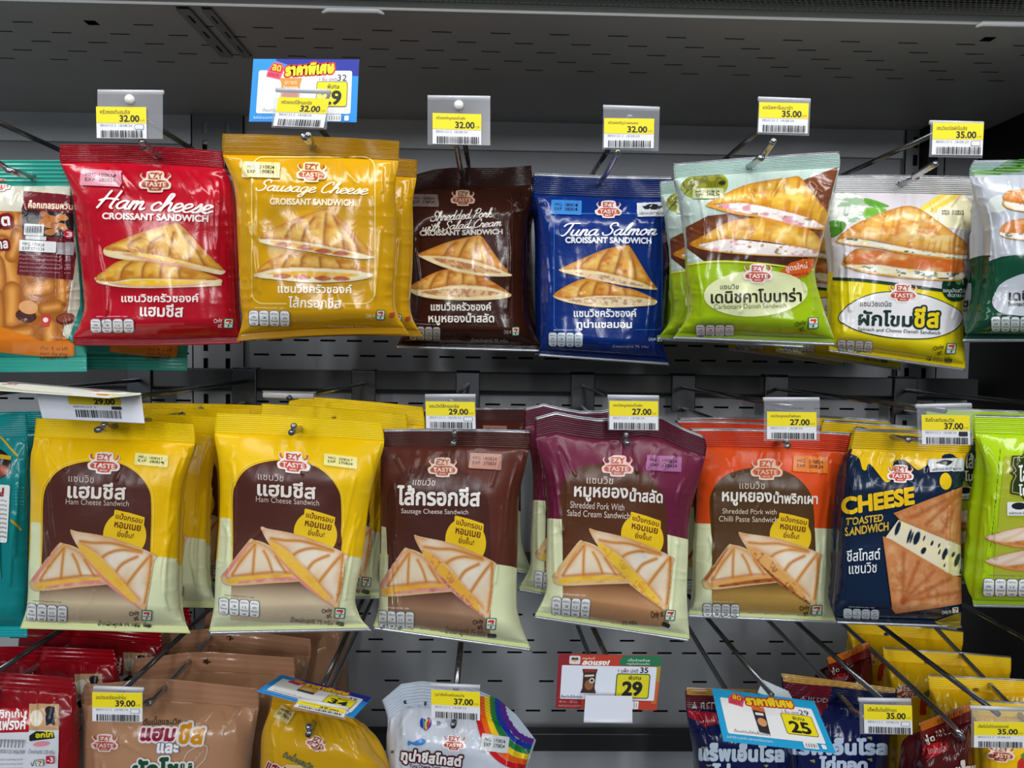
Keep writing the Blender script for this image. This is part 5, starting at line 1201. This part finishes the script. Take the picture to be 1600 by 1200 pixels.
b.text('product_name', 'แร็พเอ็นโรล', 255, 715, 1030, 885, 'c9d8e8', .1, 1, edge='3c4a6c', ew=.03); b.text('product_name', 'ไก่ทอด', 370, 900, 860, 1060, 'c9d8e8', .1, 2)
for x, y in ((300, 755), (335, 920), (862, 920)): b.poly('product_name', [(x-26, y-12), (x+26, y-8), (x+4, y+18)], '9a9468', 1)
b.close(); wrapL = b
BX = (1280, 980, 5)
b = Bag('sandwich_packet', 'navy chicken wrap packet behind the 35.00 tag, lowest row', 'navy chicken wrap packets', BX,
  [(-300, 360), (-285, 500), (-270, 700), (-262, 1000), (-262, 1200), (-262, 1700), (-280, 2000)], [(604, 480), (606, 560), (575, 720), (560, 900), (550, 1100), (550, 1700), (570, 2010)],
  (165, 540), .645, '121a4c', '101640', '0c1238', T=.022, seed=88, vs=.11, wr=1.2, ridges=10)
b.poly('top_seal', [(-320, 350), (620, 470), (620, 520), (-320, 420)], 'c89a4a'); b.poly('top_seal', [(-320, 420), (100, 465), (60, 640), (-320, 640)], '6a1424'); b.text('maker_name', 'A REDD', -150, 540, 62, 590, 'b8a8b0', 0, 5)
b.poly('pouch', [(-280, 600), (30, 620), (20, 690), (-200, 690)], '8c1226')
b.text('product_name', 'แร็พเอ็นโรล', -250, 862, 524, 995, 'c4d4ec', .1, 0, edge='3c4a6c', ew=.03); b.text('product_name', 'ไก่ทอด', -5, 1000, 372, 1120, 'c4d4ec', .1, 1)
for x, y in ((385, 866), (385, 1030), (-60, 1040)): b.poly('product_name', [(x-24, y-8), (x+20, y-14), (x+22, y+16)], '9a9468', 1)
b.close(); wrapR = b
b = Bag('sandwich_packet', 'tilted maroon wrap packet with an orange striped seal between two 35.00 tags', 'maroon wrap packets', BX,
  [(782, 752), (792, 880), (770, 1000), (745, 1080), (740, 1250), (730, 1700), (715, 2020)], [(1182, 592), (1200, 760), (1210, 900), (1215, 1080), (1220, 1250), (1220, 1700), (1240, 1990)],
  (985, 715), .59, '481012', '6c1414', '2c080a', T=.021, seed=91, vs=.1, wr=1.2, ridges=9)
b.poly('top_seal', [(770, 752), (1190, 585), (1190, 650), (780, 820)], 'd0741c'); b.poly('pouch', [(785, 930), (990, 890), (1010, 960), (900, 1010), (780, 1040)], 'a8121c')
b.text('maker_name', 'REDD', 912, 800, 1030, 850, 'd8b4a0', 0, -14); b.text('maker_name', 'ฟู้ด', 820, 840, 905, 925, 'e8d8cc', .03, -14); b.text('maker_name', 'ชิกเก้นแร็พ', 850, 925, 990, 985, 'c8888c', .02, -16)
b.text('product_name', 'แร็พเอ็นโรล', 1060, 1020, 1420, 1180, 'd8cabc', .09, -6)
b.close(); redd_bag = b
b = Bag('sandwich_packet', 'bright yellow packet in the lower right corner behind the last 35.00 tag', 'yellow packets, lower right', BX,
  [(1180, 560), (1195, 700), (1235, 900), (1250, 1050), (1250, 1250), (1245, 1700), (1230, 2020)], [(2350, 640), (2350, 760), (2330, 900), (2330, 1050), (2330, 1250), (2330, 1700), (2360, 2060)],
  (1580, 700), .60, 'eebc10', 'f2cc28', 'c89c10', T=.024, seed=94, vs=.085, wr=1.1, ridges=7)
b.logo(1420, 985, 200, 3, 'f0d8c0', 'a04430'); b.poly('pouch', [(1550, 1050), (1620, 970), (1700, 1000), (1700, 1200), (1540, 1200)], 'c8342c'); b.poly('pouch', [(1570, 1000), (1640, 950), (1660, 990), (1600, 1040)], '4a8a2c')
b.close(); corner_bag = b
# ------------------------------------------------------------------ packets waiting behind the front ones on the same hooks
def behind(bag, ds, words, jit=1, x=0.0):
    rnd = random.Random(bag.seed); k = len(ds)
    mv = [(rnd.uniform(-.006, .006)*jit+x*d, d, rnd.uniform(-.001, .001), rnd.uniform(-2.2, 2.2)*jit) for d in ds]
    for o, lb in zip(copies(bag.root, mv, words), words): pass
ORD = ('second', 'third', 'fourth', 'fifth')
def stack(bag, ds, what, x=0.0, jit=1): behind(bag, ds, ['%s, %s on its hook' % (what, ORD[i]) for i in range(len(ds))], jit, x)
stack(yel_a, (.055, .11, .165), 'yellow toast packet behind the 29.00 tag', x=.05)
stack(yel_b, (.075, .125, .175), 'yellow toast packet beside the plain brown ones', x=.11)
stack(brown_bag, (.20,), 'plain brown sausage cheese toast packet', x=.05)
stack(plum_bag, (.06,), 'plum purple shredded pork toast packet', x=-.1)
stack(orange_bag, (.06, .12), 'orange chilli paste toast packet', x=.12)
stack(navy_bag, (.06, .12), 'navy blue cheese toast packet')
stack(lime_bag, (.06,), 'lime green toast packet')
stack(teal2_bag, (.05,), 'teal packet with yellow dashes', x=.25)
stack(mustard_bag, (.05,), 'mustard yellow croissant packet', x=.14)
stack(pork_bag, (.06,), 'dark brown croissant packet', x=.1)
stack(tuna_bag, (.06,), 'royal blue croissant packet', x=0, jit=.2)
stack(carb_bag, (.06, .12), 'carbonara danish packet', x=.04)
stack(spin_bag, (.06, .12), 'spinach cheese danish packet', x=-.4, jit=.4)
stack(green_bag, (.085, .15), 'dark green danish packet', x=.02, jit=.4)
stack(teal1_bag, (.07,), 'teal cocktail sausage packet', x=.75)
stack(red_bag, (.05, .10, .16), 'dark red frank packet', x=.18)
stack(tan_bag, (.055, .11, .165, .215), 'tan double sandwich packet', x=.18)
stack(corner_bag, (.05, .11, .18), 'yellow packet in the lower corner', x=-.14)
stack(redd_bag, (.13,), 'maroon wrap packet', x=-.1)

# ------------------------------------------------------------------ double wire hooks
def tipof(px, py, d): return (px, py, d)
hook(1, -60, 'chrome hook holding the teal cocktail sausage packets', teal1_bag.org, (-60, 205, .53))
hook(1, 205, 'chrome hook through the crimson ham cheese packet', ham_bag.org, (222, 222, .548), (203, 172, .553))
hook(1, 482, 'chrome hook through the mustard sausage cheese packet', mustard_bag.org, (482, 212, .512), (478, 175, .55))
hook(1, 716, 'chrome hook through the dark brown pork packet', pork_bag.org, (713, 226, .57), (717, 170, .55))
hook(1, 962, 'chrome hook through the royal blue tuna packet', tuna_bag.org, (965, 238, .57), (985, 182, .548))
hook(1, 1210, 'chrome hook through the mint and lime carbonara packet', carb_bag.org, (1208, 221, .535), (1222, 172, .55))
hook(1, 1466, 'chrome hook through the spinach cheese packet', spin_bag.org, (1461, 256, .555), (1480, 200, .56))
hook(1, 1760, 'chrome hook holding the dark green danish packets', green_bag.org, (1700, 232, .54))
hook(2, -90, 'chrome hook holding the teal packets with yellow dashes', teal2_bag.org, (-90, 660, .55))
hook(2, 163, 'chrome hook through the yellow packet under the 29.00 tag', yel_a.org, (163, 664, .545), (150, 628, .545))
hook(2, 452, 'chrome hook through the yellow packet beside the brown one', yel_b.org, (459, 666, .535), (452, 622, .55))
hook(2, 706, 'chrome hook through the plain brown packet', brown_bag.org, (710, 677, .585), (704, 628, .55))
hook(2, 988, 'chrome hook through the plum purple packet', plum_bag.org, (978, 680, .57), (990, 630, .55))
hook(2, 1237, 'chrome hook through the orange packet', orange_bag.org, (1228, 690, .57), (1237, 636, .55))
hook(2, 1468, 'chrome hook through the navy cheese packet', navy_bag.org, (1440, 688, .575), (1476, 642, .55))
hook(2, 1790, 'chrome hook holding the lime green packets', lime_bag.org, (1720, 672, .55))
hook(3, -40, 'chrome hook holding the dark red frank packets', red_bag.org, (-30, 1098, .55))
hook(3, 190, 'chrome hook through the tan double sandwich packets', tan_bag.org, (205, 1112, .555), (186, 1084, .552))
hook(3, 490, 'chrome hook through the golden double sandwich packet', gold_bag.org, (482, 1136, .54), (505, 1071, .59))
hook(3, 712, 'chrome hook through the rainbow packet', rain_bag.org, (712, 1118, .56), (712, 1078, .552))
hook(3, 952, 'empty chrome hook carrying only the red and green promotion card', None, (957, 1112, .582), (952, 1034, .57))
hook(3, 1205, 'chrome hook through the navy wrap under the 25 card', wrapL.org, (1180, 1110, .58), (1206, 1086, .56))
hook(3, 1390, 'chrome hook through the navy wrap behind the 35.00 tag', wrapR.org, (1350, 1120, .585), (1385, 1100, .552))
hook(3, 1560, 'chrome hook over the maroon wrap in the lower row', redd_bag.org, (1500, 1150, .59), (1560, 1116, .552))
hook(3, 1800, 'chrome hook holding the yellow packets in the lower corner', corner_bag.org, (1700, 1135, .56))

# ------------------------------------------------------------------ price tags
def quad(d, *p): return [at(x, y, d if not isinstance(d, (list, tuple)) else d[i]) for i, (x, y) in enumerate(p)]
def price_tag(label, name_th, price, d, card, holder=None, knob=False, box=True, black=False, flip=None):
    """clear holder clipped on the upper wire with a yellow and white price card"""
    hq = holder if holder else [(card[0][0]-1, card[0][1]-5), (card[1][0]+2, card[1][1]-5), (card[2][0]+2, card[2][1]+2), (card[3][0]-1, card[3][1]+2)]
    Hq = quad(d, *hq); o = (Hq[0]+Hq[1])/2
    root = thing('price_tag', label, 'price tag', o, 'price tags')
    f = Flat(Hq, 100, 76, .0006); f.org = o; f.plate('holder', 'clear', material=clear_plastic()); f.finish('holder', root, 'clear plastic holder')
    m = MB(); c = .0016; a, e = Hq[0]+(0, .0018, -.0005), Hq[1]+(0, .0018, -.0005)
    m.tube([a-o, e-o], c, 10); m.build('clip_rod', [mat('c4c6cc', 'gloss')], root, True)
    if knob:
        m = MB(); k = Hq[0]*.5+Hq[1]*.5+(0, -.0014, -.0065); m.tube([k-o+(0, .003, 0), k-o, k-o+(0, -.0012, 0)], [.0034, .0034, .0022], 16); m.build('snap_button', [mat('e6e4e0', 'gloss')], root, True)
    Cq = quad(d, *card); n = np.cross(Cq[3]-Cq[0], Cq[1]-Cq[0]); n /= np.linalg.norm(n)
    f = Flat([q+n*.0007 for q in Cq], 160, 112, .0003); f.org = o
    f.plate('price_card', 'e9eaee'); P = 'price_card'
    f.rr(P, 0, 0, 160, 58, 0, 'f4e00c'); f.text(P, name_th, 12, 10, 108, 26, '3c3a20', .03); f.text(P, price, 74, 29, 138, 54, '26241c', .07); f.text(P, 'บาท', 140, 44, 154, 52, '5a5630', .0)
    f.text(P, '8850123 2', 12, 62, 62, 70, '8a93a6', 0); f.text(P, '18/08/24', 72, 62, 114, 70, '8a93a6', 0)
    if black: f.rr(P, 122, 62, 152, 80, 1, '1c1e26')
    elif box: f.rr(P, 122, 62, 152, 80, 1, '8890a8'); f.rr(P, 124, 64, 150, 78, 1, 'eceef2')
    x = 14; rnd = random.Random(price+name_th)
    while x < 150:
        w = rnd.choice((1.6, 1.6, 3.2, 4.6)); f.rr(P, x, 84, min(x+w, 152), 110, 0, '22242a', 0, .6); x += w+rnd.choice((1.8, 2.2, 3.4))
    f.finish(P, root, 'yellow and white price card')
    return root
R = lambda x0, y0, x1, y1, s=0, k=0: [(x0, y0), (x1, y0+s), (x1+k, y1+s), (x0+k, y1)]
price_tag('32.00 price tag above the crimson packet', 'ครัวซองต์แฮมชีส', '32.00', .545, R(151, 167, 229, 216, 1, 1), R(152, 141, 254, 216, 1, 0), True)
price_tag('32.00 price tag half over the blue promotion card', 'ครัวซองต์ไส้กรอกชีส', '32.00', .535, R(436, 152, 515, 197, 3, -9), R(430, 138, 516, 199, 3, -6), box=False)
price_tag('32.00 price tag above the dark brown packet', 'ครัวซองต์หมูหยองน้ำสลัด', '32.00', .545, R(676, 177, 752, 225, 2, 0), R(668, 150, 766, 226, 1, 0), True, box=False)
price_tag('32.00 price tag above the royal blue packet', 'ครัวซองต์ทูน่าแซลมอน', '32.00', .54, R(944, 185, 1022, 231, 1, -1), R(943, 165, 1031, 233, 3, -2), box=False)
price_tag('35.00 price tag above the carbonara packet', 'เดนิชคาโบนาร่า', '35.00', .54, R(1186, 160, 1263, 207, 2, -2), R(1186, 152, 1267, 209, 3, -3), box=False)
price_tag('35.00 price tag above the spinach cheese packet', 'แซนวิชเดนิชผักโขมชีส', '35.00', .55, R(1457, 192, 1536, 242, 1, -2), R(1455, 189, 1538, 245, 2, -3))
price_tag('29.00 price tag above the plain brown packet', 'แซนวิชไส้กรอกชีส', '29.00', .545, R(665, 627, 742, 669, 1, 1), R(664, 618, 743, 671, 0, 1))
price_tag('27.00 price tag above the plum purple packet', 'แซนวิชหมูหยองน้ำสลัด', '27.00', .545, R(952, 626, 1028, 671, 1, 0), R(950, 619, 1030, 672, 1, 0), box=False)
price_tag('27.00 price tag above the orange packet', 'แซนวิชหมูหยองน้ำพริกเผา', '27.00', .54, R(1198, 643, 1275, 686, 1, 0), R(1194, 623, 1281, 689, 0, 0), box=False)
price_tag('37.00 price tag above the navy cheese packet', 'ชีสโทสต์แซนวิช', '37.00', .54, R(1439, 648, 1514, 694, 1, 1), R(1433, 634, 1519, 697, -2, 2), black=True)
price_tag('39.00 price tag on the tan double sandwich packet', 'แซนวิชแฮมชีสและผักโขม', '39.00', .545, R(145, 1081, 223, 1126, 1, 0), R(145, 1075, 223, 1127, 3, 0))
price_tag('37.00 price tag above the rainbow packet', 'ทูน่าชีสโทสต์แซนวิช', '37.00', .545, R(674, 1077, 750, 1121, 4, 0), R(673, 1071, 750, 1122, 3, -1), box=False)
price_tag('35.00 price tag on the navy wrap packet', 'แร็พเอ็นโรลไก่ทอด', '35.00', .545, R(1349, 1100, 1424, 1145, 2, 1), R(1343, 1094, 1424, 1147, 1, 1))
price_tag('35.00 price tag in the lower corner on the yellow packet', 'แร็พเอ็นโรลไก่ทอดซอสเกาหลี', '35.00', .54, R(1521, 1127, 1600, 1167, 1, 0), R(1518, 1106, 1602, 1168, 3, 0), box=False)

price_tag('39.00 price tag lying over the tilted promotion card on the golden packet', 'แซนวิชแฮมชีส', '39.00', (.521, .517, .508, .511), [(467, 1096), (541, 1111), (537, 1122), (459, 1105)], [(465, 1094), (544, 1109), (539, 1124), (457, 1106)], box=False)
# flipped-up empty holder seen edge-on
o = at(451, 620, .55); Hq = quad([.553, .553, .52, .52], (412, 617), (490, 619), (494, 614), (410, 612))
root = thing('price_tag', 'flipped-up tag holder seen edge-on above the second yellow packet', 'price tag', o, 'price tags')
f = Flat([Hq[3], Hq[2], Hq[1], Hq[0]], 100, 76, .0008); f.org = o; f.plate('holder', 'clear', material=clear_plastic()); f.finish('holder', root)
m = MB(); m.tube([Hq[0]-o, Hq[1]-o], .0021, 12); m.build('clip_rod', [mat('d0d0d0', 'gloss')], root, True)

# ------------------------------------------------------------------ promotion cards
def barcode(f, P, x0, y0, x1, y1, n=14):
    f.rr(P, x0-4, y0-4, x1+4, y1+4, 2, 'eef0f2')
    for k in range(n): f.rr(P, x0+(x1-x0)*k/n, y0, x0+(x1-x0)*(k+(.35, .6, .45)[k % 3])/n, y1, 0, '2c2e34', 0, .6)
def promo_blue(label, q, was, now, pack, frame='1a8fe0', dark='15269a', group='blue promotion cards'):
    o = (q[0]+q[1])/2; root = thing('promotion_card', label, 'promotion card', o, group)
    f = Flat(q, 334, 198, .0006); f.org = o; f.plate('card', frame); P = 'card'
    f.poly(P, [(60, 0), (334, 0), (334, 52), (200, 42), (100, 14)], dark, 2); f.rr(P, 20, 36, 314, 172, 6, 'f0f2f6')
    f.poly(P, [(66, 10), (92, 14), (100, 32), (88, 66), (44, 56), (48, 34)], 'e05070', 1); f.poly(P, [(66, 14), (90, 18), (96, 32), (90, 44), (54, 38)], 'c01828', 1); f.text(P, 'ลด', 62, 18, 90, 38, 'f6c820', .06, 10); f.text(P, 'แรงมาก', 50, 44, 84, 56, 'b81830', .04, 10)
    f.text(P, 'ราคาพิเศษ', 102, 12, 258, 50, 'f8d820', .12, -4, .1, edge='c8281c', ew=.14)
    f.text(P, '1 ชิ้น ปกติ', 212, 54, 266, 68, 'a04a68', .02); f.text(P, was, 268, 48, 298, 68, '3c3c48', .01)
    f.rr(P, 204, 70, 302, 150, 7, '4c4a14'); f.rr(P, 206, 72, 300, 148, 6, 'f2e410'); f.text(P, 'พิเศษ', 238, 78, 276, 94, '3a3812', .03); f.text(P, now, 220, 98, 284, 144, '16160e', .07)
    if pack == 'gold':
        f.poly(P, [(86, 60), (158, 60), (152, 80), (152, 140), (158, 150), (88, 150), (94, 140), (94, 78)], 'd8923c', 1); f.text(P, 'EZY TASTE', 104, 70, 142, 80, 'f0d8a8', .03); f.text(P, 'Sausage', 100, 84, 146, 96, 'f4e0b8', .03); f.ell(P, 123, 115, 24, 12, 'c8683c')
    elif pack == 'box':
        f.poly(P, [(100, 56), (160, 56), (160, 100), (100, 104)], 'd8a838', 1); f.poly(P, [(100, 100), (160, 96), (160, 112), (100, 112)], '2a3048', 1); f.ell(P, 128, 82, 20, 14, 'e4c088')
    else:
        f.poly(P, [(116, 56), (156, 60), (150, 160), (118, 156)], '2a2430', 1); f.poly(P, [(116, 56), (156, 60), (154, 78), (116, 72)], 'd86c28', 1); f.rr(P, 122, 82, 148, 92, 2, 'ece6e0'); f.ell(P, 136, 118, 14, 16, 'd89a64')
    f.text(P, 'ตั้งแต่วันนี้ถึงสิ้นเดือน', 40, 154, 150, 166, '8a8e98', .01)
    f.text(P, 'สินค้ามีจำนวนจำกัด เฉพาะสาขาที่ร่วมรายการ', 14, 178, 150, 190, 'd8e8f4', .01); barcode(f, P, 246, 178, 282, 192); f.rr(P, 296, 178, 310, 194, 2, 'e8f0f4')
    f.finish(P, root); return root
promo_blue('blue 29 promotion card standing above the mustard packet', quad(.552, (396, 92), (561, 93), (557, 191), (389, 190)), '32', '29', 'gold')
promo_blue('tilted blue promotion card over the golden packet', quad([.585, .575, .525, .53], (440, 1054), (581, 1090), (553, 1121), (402, 1079)), '39', '34', 'box')
promo_blue('tilted blue 25 promotion card over the navy wrap packet', quad([.60, .59, .52, .52], (1112, 1075), (1272, 1096), (1306, 1176), (1130, 1157)), '29', '25', 'dark', '10a4dc', '10a4dc')

q = quad([.565, .565, .565, .565], (873, 1022), (1034, 1025), (1026, 1110), (868, 1106)); o = (q[0]+q[1])/2
root = thing('promotion_card', 'red and green 29 promotion card on the empty hook', 'promotion card', o)
f = Flat(q, 320, 170, .0006); f.org = o; f.plate('card', 'b83a20'); P = 'card'
f.poly(P, [(0, 0), (40, 0), (40, 170), (0, 170)], '8c1420', 2); f.poly(P, [(0, 136), (80, 136), (80, 170), (0, 170)], '8c1420', 2); f.poly(P, [(200, 0), (320, 0), (320, 32), (196, 32), (188, 22)], '1c7048', 1); f.poly(P, [(308, 32), (320, 32), (320, 80), (308, 80)], 'a88c20', 1); f.poly(P, [(300, 80), (320, 80), (316, 150), (300, 150)], 'c4622c', 1)
f.rr(P, 12, 34, 308, 140, 3, 'dfe4f0'); f.rr(P, 34, 4, 68, 30, 4, 'd8d8e0'); f.ell(P, 46, 14, 6, 5, '2c2c30'); f.ell(P, 56, 14, 6, 5, '4a3020'); f.poly(P, [(42, 16), (60, 16), (51, 24)], 'e0a02c', .8)
f.text(P, 'ครูบันนี่', 74, 6, 112, 16, 'f0d8d0', .03); f.text(P, 'ลดแรง!', 74, 16, 160, 32, 'f8f0ea', .08, 0, .2); f.text(P, 'เมื่อจ่ายด้วย', 216, 8, 284, 18, 'cfe4d8', .03); f.text(P, 'ทรูมันนี่วอลเล็ท', 214, 20, 284, 30, 'cfe4d8', .02)
f.text(P, '1 แพ็ก ปกติ', 188, 40, 250, 54, '6a3050', .03); f.text(P, '35', 256, 36, 282, 54, '26242c', .05)
f.rr(P, 184, 56, 290, 134, 8, '2c4a1c'); f.rr(P, 187, 59, 287, 131, 6, 'd8d018'); f.text(P, 'พิเศษ', 222, 62, 262, 76, '26240c', .03); f.text(P, '29', 204, 80, 268, 126, '16140c', .09)
f.poly(P, [(76, 44), (124, 44), (120, 60), (118, 104), (124, 120), (74, 120), (80, 104), (80, 60)], '38201c', 1); f.rr(P, 82, 44, 118, 54, 0, '8c2418'); f.rr(P, 84, 62, 114, 68, 1, 'd8ccc0', -4); f.ell(P, 100, 94, 14, 16, '8a5a34'); f.ell(P, 108, 80, 8, 8, 'e8e0d8'); f.ell(P, 108, 80, 5, 5, '38201c')
f.text(P, 'ตั้งแต่วันนี้เป็นต้นไป', 14, 126, 82, 136, '2c3038', .03); f.text(P, '18 ส.ค. - 30 ก.ย.', 10, 144, 68, 152, 'e0a8a0', 0); f.text(P, 'สินค้ามีจำนวนจำกัด', 8, 156, 78, 164, 'e0a8a0', 0); barcode(f, P, 222, 146, 256, 162)
f.finish(P, root)
q = quad(.555, (915, 1087), (988, 1088), (988, 1128), (912, 1127)); o = (q[0]+q[1])/2
root = thing('price_tag', 'blank white tag card hanging below the red and green promotion card', 'price tag', o, 'price tags')
f = Flat(q, 100, 60, .0005); f.org = o; f.plate('blank_card', 'e2e6f2'); f.finish('blank_card', root)
m = MB(); m.tube([q[3]-o, q[2]-o], .0011, 8); m.build('holder_rim', [mat('c8ccd4', 'gloss')], root, True)
q = quad([.62, .62, .6, .6], (1192, 1062), (1232, 1080), (1245, 1104), (1184, 1082)); o = (q[0]+q[1])/2
root = thing('price_tag', 'white tag card tucked behind the tilted blue 25 card', 'price tag', o, 'price tags')
f = Flat(q, 100, 60, .0005); f.org = o; f.plate('blank_card', 'd4e2ea'); f.finish('blank_card', root)

# 29.00 tag on white backing with a promotion leaflet folded flat on top
q = quad([.55, .552, .53, .53], (56, 612), (220, 614), (226, 661), (66, 653)); o = (q[0]+q[1])/2
root = thing('price_tag', '29.00 price card on a white backing above the first yellow packet', 'price tag', o, 'price tags')
f = Flat(q, 330, 96, .0005); f.org = o; f.plate('price_card', 'dcdfea'); P = 'price_card'
f.rr(P, 96, 4, 262, 44, 0, 'c8b40c'); f.text(P, '29.00', 176, 22, 244, 42, '26240c', .1); f.text(P, '8850123 2', 108, 48, 180, 55, '7c8296', 0); f.rr(P, 230, 47, 262, 58, 1, '22242c')
x = 112; rnd = random.Random(5)
while x < 258:
    w = rnd.choice((1.6, 3.2, 4.6)); f.rr(P, x, 62, x+w, 88, 0, '22242a', 0, .6); x += w+rnd.choice((2, 3.4))
f.finish(P, root)
q = quad([.60, .60, .52, .52], (20, 596), (190, 611), (170, 621), (-80, 604)); o = (q[2]+q[3])/2
root = thing('promotion_card', 'promotion leaflet lying nearly flat on top of the 29.00 card', 'promotion card', o)
f = Flat(q, 330, 190, .0006); f.org = o; f.plate('leaflet', 'e6e8e0'); P = 'leaflet'
f.rr(P, 10, 120, 250, 180, 4, 'b8c4a0'); f.ell(P, 235, 60, 46, 34, 'e0907c'); f.rr(P, 250, 110, 320, 160, 6, 'e09a3c'); f.rr(P, 180, 10, 320, 40, 4, 'c8d4da'); f.text(P, 'ราคาพิเศษ', 30, 30, 180, 80, 'c8503c', .08)
f.finish(P, root)
q = quad([.60, .60, .52, .52], (188, 611), (222, 615), (219, 616), (170, 621)); f = Flat(q, 100, 100, .0005); f.org = o; f.plate('leaflet_fold', 'd8dcc8'); f.finish('leaflet_fold', root)
